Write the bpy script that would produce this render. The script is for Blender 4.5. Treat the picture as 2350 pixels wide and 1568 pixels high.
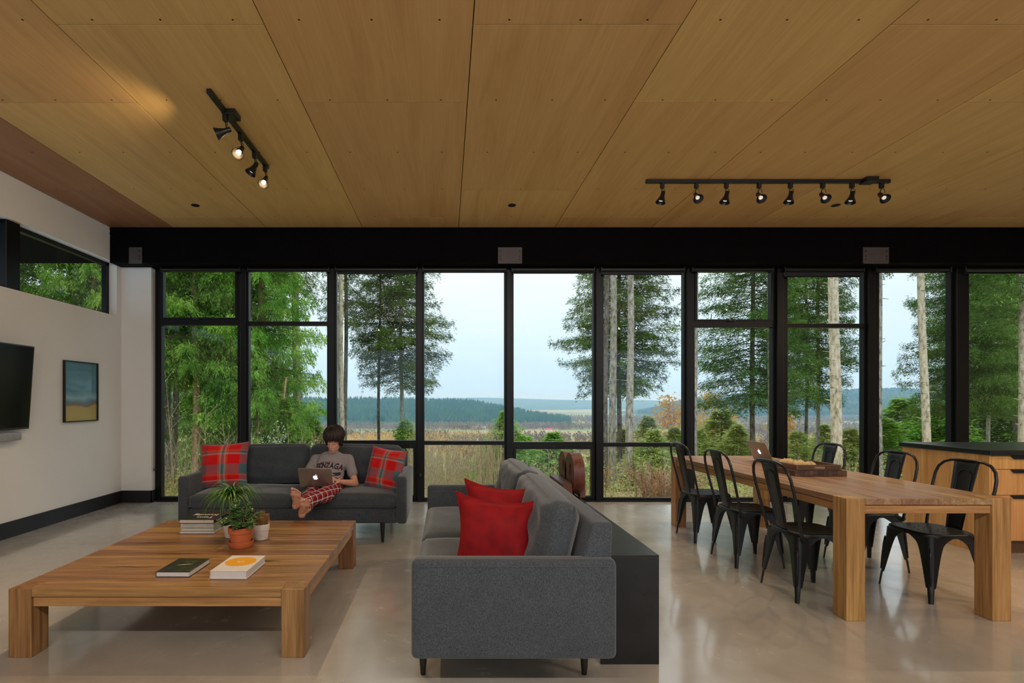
import bpy, bmesh, math, random
import numpy as np
from mathutils import Vector, Matrix, Euler
from mathutils.bvhtree import BVHTree

scene = bpy.context.scene
for o in list(bpy.data.objects):
    bpy.data.objects.remove(o, do_unlink=True)
col = scene.collection
PI = math.pi

# ------------------------------------------------------------------ camera
CAMZ = 1.35
FPX = 1200.0
cam_d = bpy.data.cameras.new('camera')
cam = bpy.data.objects.new('camera', cam_d)
col.objects.link(cam)
cam.location = (0, 0, CAMZ)
cam.rotation_euler = (PI / 2, 0, 0)
cam_d.sensor_width = 36
cam_d.lens = FPX / 2350 * 36
cam_d.shift_x = (1175 - 1024) / 2350
cam_d.shift_y = (920 - 784) / 2350
cam_d.clip_start = 0.05
cam_d.clip_end = 20000
scene.camera = cam

# ------------------------------------------------------------------ world: pale overcast sky
world = bpy.data.worlds.new('sky')
scene.world = world
world.use_nodes = True
wn, wl = world.node_tree.nodes, world.node_tree.links
wn.clear()
tc = wn.new('ShaderNodeTexCoord')
sep = wn.new('ShaderNodeSeparateXYZ')
wl.new(tc.outputs['Generated'], sep.inputs[0])
ramp = wn.new('ShaderNodeValToRGB')
ramp.color_ramp.elements[0].position = 0.0
ramp.color_ramp.elements[0].color = (0.54, 0.73, 0.90, 1)
ramp.color_ramp.elements[1].position = 1.0
ramp.color_ramp.elements[1].color = (2.1, 2.2, 2.28, 1)
e = ramp.color_ramp.elements.new(0.10); e.color = (0.68, 0.82, 0.93, 1)
e = ramp.color_ramp.elements.new(0.24); e.color = (0.84, 0.92, 0.97, 1)
wl.new(sep.outputs['Z'], ramp.inputs[0])
ns = wn.new('ShaderNodeTexNoise')
ns.inputs['Scale'].default_value = 2.2
ns.inputs['Detail'].default_value = 4
mp = wn.new('ShaderNodeMapping')
mp.inputs['Scale'].default_value = (1, 1, 3.2)
wl.new(tc.outputs['Generated'], mp.inputs[0])
wl.new(mp.outputs[0], ns.inputs['Vector'])
mr = wn.new('ShaderNodeMapRange')
mr.inputs['From Min'].default_value = 0.3
mr.inputs['From Max'].default_value = 0.7
mr.inputs['To Min'].default_value = 0.94
mr.inputs['To Max'].default_value = 1.06
wl.new(ns.outputs['Fac'], mr.inputs['Value'])
vm = wn.new('ShaderNodeVectorMath'); vm.operation = 'SCALE'
wl.new(ramp.outputs['Color'], vm.inputs[0])
wl.new(mr.outputs[0], vm.inputs['Scale'])
bg = wn.new('ShaderNodeBackground')
bg.inputs['Strength'].default_value = 1.16
wl.new(vm.outputs[0], bg.inputs['Color'])
wo = wn.new('ShaderNodeOutputWorld')
wl.new(bg.outputs[0], wo.inputs['Surface'])

# daylight sampling portals in the window openings
def portal(name, loc, rot, sx, sy):
    d = bpy.data.lights.new(name, 'AREA')
    d.shape = 'RECTANGLE'; d.size = sx; d.size_y = sy
    d.cycles.is_portal = True
    o = bpy.data.objects.new(name, d)
    o.location = loc; o.rotation_euler = rot
    col.objects.link(o)
    return o
portal('daylight_opening_front', (3.0, 7.3, 1.6), (-PI / 2, 0, 0), 14.5, 3.2)

# lamp strengths (watts) of the short track, the long track and the tracks behind the camera
LAMP_L, LAMP_R, LAMP_B = 60.0, 48.0, 45.0

scene.cycles.use_light_tree = False
scene.cycles.max_bounces = 8

vs = scene.view_settings
vs.view_transform = 'Standard'
vs.look = 'None'
vs.exposure = 0.12
vs.gamma = 1.0
vs.use_curve_mapping = False

# ------------------------------------------------------------------ helpers
def at(px, py, Y):
    """metric point at depth Y that the photograph shows at px, py"""
    return Vector(((px - 1024) * Y / FPX, Y, CAMZ + (920 - py) * Y / FPX))

def props(o, label=None, cat=None, group=None, kind=None):
    if label: o['label'] = label
    if cat: o['category'] = cat
    if group: o['group'] = group
    if kind: o['kind'] = kind
    return o

def empty(name, loc=(0, 0, 0), rz=0.0, label=None, cat=None, group=None, kind=None):
    o = bpy.data.objects.new(name, None)
    o.empty_display_size = 0.05
    o.location = loc
    o.rotation_euler = (0, 0, rz)
    col.objects.link(o)
    return props(o, label, cat, group, kind)

def link_mesh(name, me, mat=None, parent=None):
    o = bpy.data.objects.new(name, me)
    if mat is not None and len(me.materials) == 0:
        me.materials.append(mat)
    if parent is not None:
        o.parent = parent
    col.objects.link(o)
    return o

def copy_tree(o, parent=None):
    c = o.copy()
    col.objects.link(c)
    c.parent = parent
    for ch in list(o.children):
        if ch is not c:
            copy_tree(ch, c)
    return c

def np_mesh(name, verts, faces, smooth=False):
    """verts (n,3), faces (m,k) numpy -> mesh, fast"""
    me = bpy.data.meshes.new(name)
    verts = np.asarray(verts, dtype=np.float32)
    faces = np.asarray(faces, dtype=np.int32)
    m, k = faces.shape
    me.vertices.add(len(verts))
    me.vertices.foreach_set('co', verts.ravel())
    me.loops.add(m * k)
    me.loops.foreach_set('vertex_index', faces.ravel())
    me.polygons.add(m)
    me.polygons.foreach_set('loop_start', np.arange(0, m * k, k, dtype=np.int32))
    me.polygons.foreach_set('loop_total', np.full(m, k, dtype=np.int32))
    if smooth:
        me.polygons.foreach_set('use_smooth', np.ones(m, dtype=bool))
    me.update(calc_edges=True)
    return me

class MB:
    """collects shapes, builds ONE mesh object"""
    def __init__(s):
        s.v = []; s.f = []
    def add(s, vs_, fs_, M=None):
        b = len(s.v)
        for p in vs_:
            p = Vector(p)
            s.v.append(M @ p if M is not None else p)
        for f in fs_:
            s.f.append([b + i for i in f])
        return s
    def box(s, x0, x1, y0, y1, z0, z1, M=None):
        v = [(x0, y0, z0), (x1, y0, z0), (x1, y1, z0), (x0, y1, z0), (x0, y0, z1), (x1, y0, z1), (x1, y1, z1), (x0, y1, z1)]
        f = [(0, 3, 2, 1), (4, 5, 6, 7), (0, 1, 5, 4), (1, 2, 6, 5), (2, 3, 7, 6), (3, 0, 4, 7)]
        return s.add(v, f, M)
    def rbox(s, x0, x1, y0, y1, z0, z1, r=0.004, seg=2, M=None):
        bm = bmesh.new()
        bmesh.ops.create_cube(bm, size=1)
        for v in bm.verts:
            v.co = Vector((x0 + (v.co.x + .5) * (x1 - x0), y0 + (v.co.y + .5) * (y1 - y0), z0 + (v.co.z + .5) * (z1 - z0)))
        r = min(r, .49 * min(abs(x1 - x0), abs(y1 - y0), abs(z1 - z0)))
        bmesh.ops.bevel(bm, geom=list(bm.edges), offset=r, segments=seg, profile=.5, affect='EDGES')
        s.bm(bm, M); bm.free()
        return s
    def bm(s, bm, M=None):
        bm.verts.index_update()
        return s.add([v.co.copy() for v in bm.verts], [[v.index for v in f.verts] for f in bm.faces], M)
    def hull8(s, pts, r=0.0, seg=2, M=None):
        """box-like solid from 8 corners (bottom 4, top 4), bevelled"""
        bm = bmesh.new()
        vv = [bm.verts.new(p) for p in pts]
        for f in [(0, 3, 2, 1), (4, 5, 6, 7), (0, 1, 5, 4), (1, 2, 6, 5), (2, 3, 7, 6), (3, 0, 4, 7)]:
            bm.faces.new([vv[i] for i in f])
        if r > 0:
            bmesh.ops.bevel(bm, geom=list(bm.edges), offset=r, segments=seg, profile=.5, affect='EDGES')
        s.bm(bm, M); bm.free()
        return s
    def tube(s, path, rad, n=8, cap=True, M=None, closed=False):
        path = [Vector(p) for p in path]
        if not hasattr(rad, '__len__'): rad = [rad] * len(path)
        vv = []; ff = []
        prev = None
        N = len(path)
        for i, p in enumerate(path):
            a = path[(i - 1) % N] if (i > 0 or closed) else path[0]
            b = path[(i + 1) % N] if (i < N - 1 or closed) else path[-1]
            t = (b - a).normalized()
            if prev is None:
                ref = Vector((0, 0, 1)) if abs(t.z) < .9 else Vector((1, 0, 0))
                nrm = t.cross(ref).normalized()
            else:
                nrm = (prev - t * prev.dot(t)).normalized()
            prev = nrm
            bi = t.cross(nrm)
            for k in range(n):
                an = 2 * PI * k / n
                vv.append(p + (nrm * math.cos(an) + bi * math.sin(an)) * rad[i])
        for i in range(N - 1 if not closed else N):
            i2 = (i + 1) % N
            for k in range(n):
                k2 = (k + 1) % n
                ff.append((i * n + k, i * n + k2, i2 * n + k2, i2 * n + k))
        if cap and not closed:
            ff.append(tuple(reversed(range(n))))
            ff.append(tuple((N - 1) * n + k for k in range(n)))
        return s.add(vv, ff, M)
    def lathe(s, prof, n=24, M=None, c=(0, 0)):
        vv = []; ff = []
        for (r, z) in prof:
            for k in range(n):
                a = 2 * PI * k / n
                vv.append((c[0] + r * math.cos(a), c[1] + r * math.sin(a), z))
        for i in range(len(prof) - 1):
            for k in range(n):
                k2 = (k + 1) % n
                ff.append((i * n + k, i * n + k2, (i + 1) * n + k2, (i + 1) * n + k))
        ff.append(tuple(reversed(range(n))))
        ff.append(tuple((len(prof) - 1) * n + k for k in range(n)))
        return s.add(vv, ff, M)
    def ell(s, c, r, R=None, nu=16, nv=10):
        vv = []; ff = []
        c = Vector(c)
        for j in range(1, nv):
            ph = PI * j / nv
            for i in range(nu):
                th = 2 * PI * i / nu
                p = Vector((r[0] * math.sin(ph) * math.cos(th), r[1] * math.sin(ph) * math.sin(th), r[2] * math.cos(ph)))
                vv.append(c + (R @ p if R is not None else p))
        top = len(vv); p = Vector((0, 0, r[2])); vv.append(c + (R @ p if R is not None else p))
        bot = len(vv); p = Vector((0, 0, -r[2])); vv.append(c + (R @ p if R is not None else p))
        for j in range(nv - 2):
            for i in range(nu):
                i2 = (i + 1) % nu
                ff.append((j * nu + i, (j + 1) * nu + i, (j + 1) * nu + i2, j * nu + i2))
        for i in range(nu):
            i2 = (i + 1) % nu
            ff.append((top, i, i2))
            ff.append((bot, (nv - 2) * nu + i2, (nv - 2) * nu + i))
        return s.add(vv, ff)
    def cap(s, p0, p1, r0, r1, n=12):
        """tapered capsule"""
        p0, p1 = Vector(p0), Vector(p1)
        d = (p1 - p0)
        L = d.length
        t = d / L if L > 1e-6 else Vector((0, 0, 1))
        path = []; rad = []
        for k in range(0, 5):
            a = PI / 2 * (1 - k / 4.0)
            path.append(p0 - t * (r0 * math.sin(a))); rad.append(max(r0 * math.cos(a), r0 * .05))
        for k in range(0, 5):
            a = PI / 2 * (k / 4.0)
            path.append(p1 + t * (r1 * math.sin(a))); rad.append(max(r1 * math.cos(a), r1 * .05))
        return s.tube(path, rad, n)
    def prism(s, poly, z0, z1, M=None):
        """extrude a 2D polygon (ccw) in z"""
        n = len(poly)
        vv = [(p[0], p[1], z0) for p in poly] + [(p[0], p[1], z1) for p in poly]
        ff = [tuple(reversed(range(n))), tuple(range(n, 2 * n))]
        for i in range(n):
            j = (i + 1) % n
            ff.append((i, j, n + j, n + i))
        return s.add(vv, ff, M)
    def mesh(s, name, smooth=False):
        me = bpy.data.meshes.new(name)
        me.from_pydata([tuple(v) for v in s.v], [], s.f)
        if smooth:
            for p in me.polygons: p.use_smooth = True
        me.update()
        return me
    def build(s, name, mat, parent=None, smooth=False, angle=None):
        me = s.mesh(name, smooth or angle is not None)
        o = link_mesh(name, me, mat, parent)
        if angle is not None:
            try:
                me.set_sharp_from_angle(angle=math.radians(angle))
            except Exception:
                pass
        return o

work = bpy.data.scenes.new('workbench')   # shapes are evaluated here, away from the heavy scene
def evaluated_copy(o, name):
    work.collection.objects.link(o)
    vl = work.view_layers[0]
    vl.update()
    dg = vl.depsgraph
    me = bpy.data.meshes.new_from_object(o.evaluated_get(dg), depsgraph=dg)
    me.name = name
    return me

def remeshed(mb, name, voxel, smooth_iter=4, factor=.5, post=None):
    me = mb.mesh(name + '_raw')
    o = bpy.data.objects.new(name + '_tmp', me)
    m = o.modifiers.new('r', 'REMESH'); m.mode = 'VOXEL'; m.voxel_size = voxel
    if smooth_iter:
        m2 = o.modifiers.new('s', 'SMOOTH'); m2.factor = factor; m2.iterations = smooth_iter
    out = evaluated_copy(o, name)
    bpy.data.objects.remove(o, do_unlink=True)
    bpy.data.meshes.remove(me)
    for p in out.polygons: p.use_smooth = True
    return out

# ------------------------------------------------------------------ materials
def S(r, g, b):
    """sRGB 0-255 -> linear rgba"""
    def f(c):
        c /= 255.0
        return c / 12.92 if c <= .04045 else ((c + .055) / 1.055) ** 2.4
    return (f(r), f(g), f(b), 1)

class Mat:
    def __init__(s, name, rough=.5, metal=0, color=(.5, .5, .5, 1), spec=None):
        s.m = bpy.data.materials.new(name)
        s.m.use_nodes = True
        s.t = s.m.node_tree
        s.N = s.t.nodes; s.L = s.t.links
        s.b = s.N['Principled BSDF']
        s.b.inputs['Roughness'].default_value = rough
        s.b.inputs['Metallic'].default_value = metal
        s.b.inputs['Base Color'].default_value = color
        if spec is not None:
            s.b.inputs['Specular IOR Level'].default_value = spec
        s.m.diffuse_color = color
    def n(s, typ, **kw):
        x = s.N.new(typ)
        for k, v in kw.items():
            setattr(x, k, v)
        return x
    def coord(s, scale=(1, 1, 1), rnd=False, rot=(0, 0, 0), src='Object'):
        tc = s.n('ShaderNodeTexCoord')
        out = tc.outputs[src]
        if rnd:
            oi = s.n('ShaderNodeObjectInfo')
            ma = s.n('ShaderNodeMath', operation='MULTIPLY'); ma.inputs[1].default_value = 37.0
            s.L.new(oi.outputs['Random'], ma.inputs[0])
            va = s.n('ShaderNodeVectorMath', operation='ADD')
            s.L.new(out, va.inputs[0]); s.L.new(ma.outputs[0], va.inputs[1])
            out = va.outputs[0]
        mp = s.n('ShaderNodeMapping')
        mp.inputs['Scale'].default_value = scale
        mp.inputs['Rotation'].default_value = rot
        s.L.new(out, mp.inputs[0])
        return mp.outputs[0]
    def noise(s, vec, scale, detail=4, rough=.5, dist=0):
        x = s.n('ShaderNodeTexNoise')
        x.inputs['Scale'].default_value = scale
        x.inputs['Detail'].default_value = detail
        x.inputs['Roughness'].default_value = rough
        x.inputs['Distortion'].default_value = dist
        s.L.new(vec, x.inputs['Vector'])
        return x.outputs['Fac']
    def ramp(s, fac, stops, interp='LINEAR'):
        r = s.n('ShaderNodeValToRGB')
        cr = r.color_ramp; cr.interpolation = interp
        while len(cr.elements) < len(stops): cr.elements.new(.5)
        for el, (p, c) in zip(cr.elements, stops):
            el.position = p; el.color = c
        s.L.new(fac, r.inputs[0])
        return r.outputs['Color']
    def mix(s, a, b, fac, blend='MIX'):
        x = s.n('ShaderNodeMix', data_type='RGBA', blend_type=blend)
        for sock, val in ((x.inputs[0], fac), (x.inputs[6], a), (x.inputs[7], b)):
            if hasattr(val, 'links'): s.L.new(val, sock)
            else: sock.default_value = val
        return x.outputs[2]
    def color(s, out):
        s.L.new(out, s.b.inputs['Base Color']); return s
    def rough(s, fac, lo, hi):
        x = s.n('ShaderNodeMapRange')
        x.inputs['From Min'].default_value = .3; x.inputs['From Max'].default_value = .7
        x.inputs['To Min'].default_value = lo; x.inputs['To Max'].default_value = hi
        s.L.new(fac, x.inputs['Value']); s.L.new(x.outputs[0], s.b.inputs['Roughness']); return s
    def bump(s, fac, strength=.3, dist=.01):
        x = s.n('ShaderNodeBump')
        x.inputs['Strength'].default_value = strength
        x.inputs['Distance'].default_value = dist
        s.L.new(fac, x.inputs['Height']); s.L.new(x.outputs[0], s.b.inputs['Normal']); return s
    def tone(s, colr, amount=.25, hue=.0):
        """per-object brightness variation"""
        oi = s.n('ShaderNodeObjectInfo')
        x = s.n('ShaderNodeMapRange')
        x.inputs['To Min'].default_value = 1 - amount; x.inputs['To Max'].default_value = 1 + amount
        s.L.new(oi.outputs['Random'], x.inputs['Value'])
        h = s.n('ShaderNodeHueSaturation')
        s.L.new(x.outputs[0], h.inputs['Value'])
        if hue:
            y = s.n('ShaderNodeMapRange')
            y.inputs['To Min'].default_value = .5 - hue; y.inputs['To Max'].default_value = .5 + hue
            s.L.new(oi.outputs['Random'], y.inputs['Value']); s.L.new(y.outputs[0], h.inputs['Hue'])
        s.L.new(colr, h.inputs['Color'])
        return h.outputs['Color']

def simple(name, c, rough=.5, metal=0, var=.12, scale=20, bump=0, spec=None):
    m = Mat(name, rough, metal, c, spec)
    v = m.coord()
    f = m.noise(v, scale, 4)
    lo = tuple(x * (1 - var) for x in c[:3]) + (1,)
    hi = tuple(min(1, x * (1 + var)) for x in c[:3]) + (1,)
    m.color(m.ramp(f, [(.3, lo), (.7, hi)]))
    if bump: m.bump(f, bump, .004)
    return m.m

def wood(name, dark, mid, light, axis, rough=.45, tone=.18, scale=1.0, knots=True):
    """axis = grain direction 0,1,2"""
    m = Mat(name, rough)
    st = [14 * scale] * 3; st[axis] = .9 * scale
    v = m.coord(tuple(st), rnd=True)
    f = m.noise(v, 1.6, 8, .62, .6)
    st2 = [90 * scale] * 3; st2[axis] = 2.2 * scale
    g = m.noise(m.coord(tuple(st2), rnd=True), 1.0, 3, .6)
    c = m.ramp(f, [(.28, dark), (.5, mid), (.72, light)])
    c = m.mix(c, m.ramp(g, [(.35, tuple(x * .55 for x in dark[:3]) + (1,)), (.6, (1, 1, 1, 1))]), .28, 'MULTIPLY')
    if knots:
        st3 = [5 * scale] * 3; st3[axis] = 1.1 * scale
        k = m.noise(m.coord(tuple(st3), rnd=True), 1.3, 5, .6, .8)
        c = m.mix(c, tuple(x * .35 for x in dark[:3]) + (1,), m.ramp(k, [(.70, (0, 0, 0, 1)), (.80, (.8, .8, .8, 1))]))
    m.color(m.tone(c, tone, .012))
    m.bump(g, .12, .002)
    m.rough(f, rough - .08, rough + .12)
    return m.m

MT = {}
MT['white_paint'] = simple('white_paint', S(228, 224, 218), .75, var=.015, scale=3)
MT['black_steel'] = simple('black_steel', S(9, 10, 12), .4, .0, var=.2, scale=6, spec=.3)
MT['black_beam'] = simple('black_beam', S(9, 7, 8), .8, .0, var=.2, scale=4, spec=.06)
MT['black_base'] = simple('black_base', S(20, 22, 25), .5, .0, var=.2, scale=6)
MT['black_powder'] = simple('black_powder', S(15, 15, 16), .4, .0, var=.15, scale=30)
MT['black_plastic'] = simple('black_plastic', S(18, 18, 19), .35)
MT['dark_wood'] = simple('dark_wood', S(28, 22, 20), .4)
MT['bracket'] = simple('bracket_steel', S(78, 71, 69), .55, .2, var=.12, scale=9)
MT['bolt'] = simple('bolt_steel', S(50, 46, 44), .4, .6)

def glass_pane():
    m = bpy.data.materials.new('window_glass'); m.use_nodes = True
    N, L = m.node_tree.nodes, m.node_tree.links
    N.clear()
    tr = N.new('ShaderNodeBsdfTransparent'); tr.inputs[0].default_value = (.965, .985, .98, 1)
    gl = N.new('ShaderNodeBsdfGlossy'); gl.inputs['Roughness'].default_value = .0
    lw = N.new('ShaderNodeLayerWeight'); lw.inputs[0].default_value = .5
    pw = N.new('ShaderNodeMath'); pw.operation = 'POWER'; pw.inputs[1].default_value = 5
    L.new(lw.outputs['Facing'], pw.inputs[0])
    fr = N.new('ShaderNodeMath'); fr.operation = 'MULTIPLY_ADD'; fr.inputs[1].default_value = .6; fr.inputs[2].default_value = .018
    L.new(pw.outputs[0], fr.inputs[0])
    mx = N.new('ShaderNodeMixShader')
    out = N.new('ShaderNodeOutputMaterial')
    L.new(fr.outputs[0], mx.inputs[0]); L.new(tr.outputs[0], mx.inputs[1]); L.new(gl.outputs[0], mx.inputs[2])
    L.new(mx.outputs[0], out.inputs[0])
    return m
MT['glass'] = glass_pane()

# polished concrete
m = Mat('polished_concrete', .3)
v = m.coord((1, 1, 1))
f1 = m.noise(v, .55, 6, .55, .4); f2 = m.noise(v, 4.5, 8, .65, .3); f3 = m.noise(v, 60, 3)
c = m.ramp(f1, [(.3, S(172, 164, 153)), (.5, S(188, 181, 171)), (.72, S(200, 195, 187))])
c = m.mix(c, m.ramp(f2, [(.25, S(214, 208, 200)), (.75, S(250, 248, 245))]), .5, 'MULTIPLY')
m.color(c); m.rough(f2, .14, .30)
m.b.inputs['Specular IOR Level'].default_value = .55
m.b.inputs['Coat Weight'].default_value = .8; m.b.inputs['Coat Roughness'].default_value = .1
m.bump(f3, .03, .001)
MT['concrete'] = m.m

# ceiling plywood, grain along Y
m = Mat('ceiling_plywood', .48)
v = m.coord((3.2, .32, 1), rnd=True)
f = m.noise(v, 1.5, 8, .6, 1.2)
g = m.noise(m.coord((60, 1.5, 1), rnd=True), 1.0, 3, .6)
c = m.ramp(f, [(.22, S(196, 153, 94)), (.45, S(214, 173, 112)), (.6, S(221, 182, 121)), (.8, S(203, 158, 98))])
c = m.mix(c, m.ramp(g, [(.3, S(236, 228, 218)), (.65, (1, 1, 1, 1))]), .5, 'MULTIPLY')
m.color(m.tone(c, .06, .008)); m.rough(f, .4, .55)
MT['plywood'] = m.m
m = Mat('ceiling_plywood_red', .5)
f = m.noise(m.coord((3.2, .32, 1), rnd=True), 1.5, 8, .6, 1.2)
m.color(m.tone(m.ramp(f, [(.3, S(146, 98, 66)), (.7, S(170, 120, 82))]), .06))
MT['plywood_red'] = m.m
MT['gap_dark'] = simple('gap_dark', S(40, 28, 18), .9)

oakD, oakM, oakL = S(108, 72, 40), S(152, 108, 64), S(184, 140, 90)
MT['oak_x'] = wood('oak_x', oakD, oakM, oakL, 0, .36, .26)
MT['oak_y'] = wood('oak_y', S(122, 88, 58), S(160, 122, 86), S(188, 152, 116), 1, .36)
MT['oak_z'] = wood('oak_z', oakD, oakM, oakL, 2, .45, .08)
MT['oak_dx'] = wood('oak_dx', S(142, 98, 54), S(180, 132, 78), S(204, 158, 102), 0, .45, .08, knots=False)
MT['oak_dy'] = wood('oak_dy', S(142, 98, 54), S(180, 132, 78), S(204, 158, 102), 1, .45, .08, knots=False)
MT['oak_dz'] = wood('oak_dz', S(142, 98, 54), S(180, 132, 78), S(204, 158, 102), 2, .45, .06)
MT['walnut_x'] = wood('walnut_x', S(54, 36, 30), S(80, 54, 42), S(112, 78, 56), 0, .5, .3, 1.5, False)
MT['walnut_y'] = wood('walnut_y', S(80, 54, 38), S(114, 80, 54), S(142, 104, 70), 1, .5, .12, 1.5, False)
MT['mahogany'] = wood('mahogany', S(72, 34, 22), S(104, 54, 36), S(128, 74, 50), 2, .45, .08, 1.5, False)
MT['island_ply'] = wood('island_ply', S(196, 138, 78), S(214, 158, 96), S(226, 176, 112), 2, .42, .04, .5, False)

# sofa fabric: grey heather weave
def fabric(name, a, b, c_, ws=420, rough=.92):
    m = Mat(name, rough, spec=.2)
    v = m.coord()
    w1 = m.n('ShaderNodeTexWave', bands_direction='X'); w1.inputs['Scale'].default_value = ws * .32; w1.inputs['Distortion'].default_value = 3
    w2 = m.n('ShaderNodeTexWave', bands_direction='Z'); w2.inputs['Scale'].default_value = ws * .32; w2.inputs['Distortion'].default_value = 3
    m.L.new(v, w1.inputs[0]); m.L.new(v, w2.inputs[0])
    f = m.noise(v, ws, 2, .6); f2 = m.noise(v, 9, 4)
    f3 = m.noise(m.coord((1, 1, .5)), ws * .5, 2)
    mx = m.n('ShaderNodeMath', operation='ADD'); m.L.new(f, mx.inputs[0]); m.L.new(f3, mx.inputs[1])
    hf = m.n('ShaderNodeMath', operation='MULTIPLY'); m.L.new(mx.outputs[0], hf.inputs[0]); hf.inputs[1].default_value = .5
    c = m.ramp(hf.outputs[0], [(.34, a), (.5, b), (.66, c_)])
    c = m.mix(c, m.ramp(f2, [(.3, (.82, .82, .82, 1)), (.7, (1, 1, 1, 1))]), .7, 'MULTIPLY')
    m.color(c)
    m.b.inputs['Sheen Weight'].default_value = .4
    m.b.inputs['Sheen Roughness'].default_value = .4
    ad = m.n('ShaderNodeMath', operation='MULTIPLY'); m.L.new(w1.outputs['Fac'], ad.inputs[0]); m.L.new(w2.outputs['Fac'], ad.inputs[1])
    m.bump(ad.outputs[0], .25, .002)
    return m.m
MT['sofa'] = fabric('sofa_fabric', S(48, 53, 58), S(73, 79, 85), S(102, 105, 107), 520)
MT['sofa_dark'] = fabric('sofa_fabric_dark', S(42, 47, 51), S(67, 73, 78), S(95, 99, 103), 500)
m = Mat('red_velvet', .75, spec=.3)
f = m.noise(m.coord(), 14, 4); 
m.color(m.ramp(f, [(.3, S(116, 3, 12)), (.55, S(140, 5, 16)), (.75, S(152, 8, 20))]))
m.b.inputs['Sheen Weight'].default_value = .15; m.b.inputs['Sheen Tint'].default_value = S(255, 60, 60)
m.bump(f, .15, .01)
MT['velvet'] = m.m
MT['skin'] = simple('skin', S(206, 150, 124), .5, var=.06, scale=14, spec=.35)
bpy.data.materials['skin'].node_tree.nodes['Principled BSDF'].inputs['Subsurface Weight'].default_value = .08
bpy.data.materials['skin'].node_tree.nodes['Principled BSDF'].inputs['Subsurface Radius'].default_value = (.01, .004, .002)
MT['hair'] = simple('hair_brown', S(46, 30, 26), .6, var=.5, scale=60)
MT['tshirt'] = simple('tshirt_grey', S(140, 132, 130), .9, var=.06, scale=90, bump=.1)
MT['navy_ink'] = simple('navy_ink', S(34, 34, 52), .8)
MT['red_ink'] = simple('red_ink', S(150, 70, 66), .8)
MT['white_ink'] = simple('white_ink', S(214, 208, 200), .8)
MT['aluminium'] = simple('aluminium', S(168, 160, 152), .38, .85, var=.03, scale=50)
MT['key_black'] = simple('key_black', S(30, 30, 32), .5)
MT['terracotta'] = simple('terracotta', S(192, 98, 54), .8, var=.12, scale=16, bump=.1)
MT['ceramic'] = simple('white_ceramic', S(214, 204, 192), .3, var=.02)
MT['soil'] = simple('soil', S(52, 38, 30), .95, var=.5, scale=120, bump=.6)
MT['paper'] = simple('paper_pages', S(214, 208, 204), .85, var=.05, scale=150)
MT['paper_cream'] = simple('paper_cream', S(206, 190, 172), .85, var=.05, scale=150)
MT['cover_black'] = simple('cover_black', S(26, 28, 32), .4)
MT['cover_white'] = simple('cover_white', S(226, 220, 212), .45, var=.02)
MT['cover_grey'] = simple('cover_grey', S(176, 172, 164), .5)
MT['cover_sage'] = simple('cover_sage', S(150, 164, 150), .5)
MT['yellow_print'] = simple('yellow_print', S(236, 166, 20), .5, var=.03)
MT['ribbon'] = simple('ribbon', S(214, 158, 98), .6)
MT['bread'] = simple('bread_crust', S(202, 170, 122), .8, var=.28, scale=28, bump=.5)
MT['counter'] = simple('black_counter', S(24, 25, 27), .3, var=.2, scale=5)
MT['toekick'] = simple('toekick', S(96, 66, 42), .6)
MT['tv_screen'] = simple('tv_screen', S(14, 17, 19), .16, var=.02)
MT['soundbar'] = simple('soundbar_grey', S(150, 150, 152), .5)
MT['raw_steel'] = simple('blackened_steel', S(44, 43, 43), .26, .5, var=.25, scale=5)

def emit(name, c, s):
    m = bpy.data.materials.new(name); m.use_nodes = True
    b = m.node_tree.nodes['Principled BSDF']
    b.inputs['Base Color'].default_value = c
    b.inputs['Emission Color'].default_value = c
    b.inputs['Emission Strength'].default_value = s
    m.cycles.emission_sampling = 'NONE'
    return m
MT['lamp_on'] = emit('lamp_on', (1, .66, .32, 1), 22)
MT['lamp_dim'] = emit('lamp_dim', (1, .88, .76, 1), .35)
MT['logo_lit'] = emit('logo_lit', (.9, .93, 1, 1), 1.0)

def foliage(name, dark, mid, light, scale=1.1, trans=.35, tone=.12):
    m = bpy.data.materials.new(name); m.use_nodes = True
    N, L = m.node_tree.nodes, m.node_tree.links
    N.clear()
    M_ = Mat.__new__(Mat); M_.m = m; M_.t = m.node_tree; M_.N = N; M_.L = L
    v = M_.coord()
    f = M_.noise(v, scale, 3, .6); g = M_.noise(v, scale * 9, 3, .7)
    mm = M_.n('ShaderNodeMath', operation='ADD'); L.new(f, mm.inputs[0]); L.new(g, mm.inputs[1])
    mh = M_.n('ShaderNodeMath', operation='MULTIPLY'); L.new(mm.outputs[0], mh.inputs[0]); mh.inputs[1].default_value = .5
    c = M_.tone(M_.ramp(mh.outputs[0], [(.36, dark), (.5, mid), (.64, light)]), tone, .01)
    d = M_.n('ShaderNodeBsdfDiffuse'); t = M_.n('ShaderNodeBsdfTranslucent')
    L.new(c, d.inputs[0]); L.new(c, t.inputs[0])
    mx = M_.n('ShaderNodeMixShader'); mx.inputs[0].default_value = trans
    L.new(d.outputs[0], mx.inputs[1]); L.new(t.outputs[0], mx.inputs[2])
    o = M_.n('ShaderNodeOutputMaterial'); L.new(mx.outputs[0], o.inputs[0])
    m.diffuse_color = mid
    return m
def bark(name, dark, mid, light, sc=1.0):
    m = Mat(name, .95, spec=.1)
    f = m.noise(m.coord((1, 1, .35)), 16 * sc, 6, .65); g = m.noise(m.coord((1, 1, 2.2)), 6 * sc, 5, .7, .5)
    c = m.ramp(f, [(.3, dark), (.5, mid), (.7, light)])
    c = m.mix(c, dark, m.ramp(g, [(.60, (0, 0, 0, 1)), (.68, (.9, .9, .9, 1))]))
    m.color(m.tone(c, .1)); m.bump(f, .6, .02)
    return m.m
# ================================================================== the room
CZ = 3.573
WX = -4.31          # inner face of the left wall
XR, YB = 9.5, -5.0  # right and rear ends of the room

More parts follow.
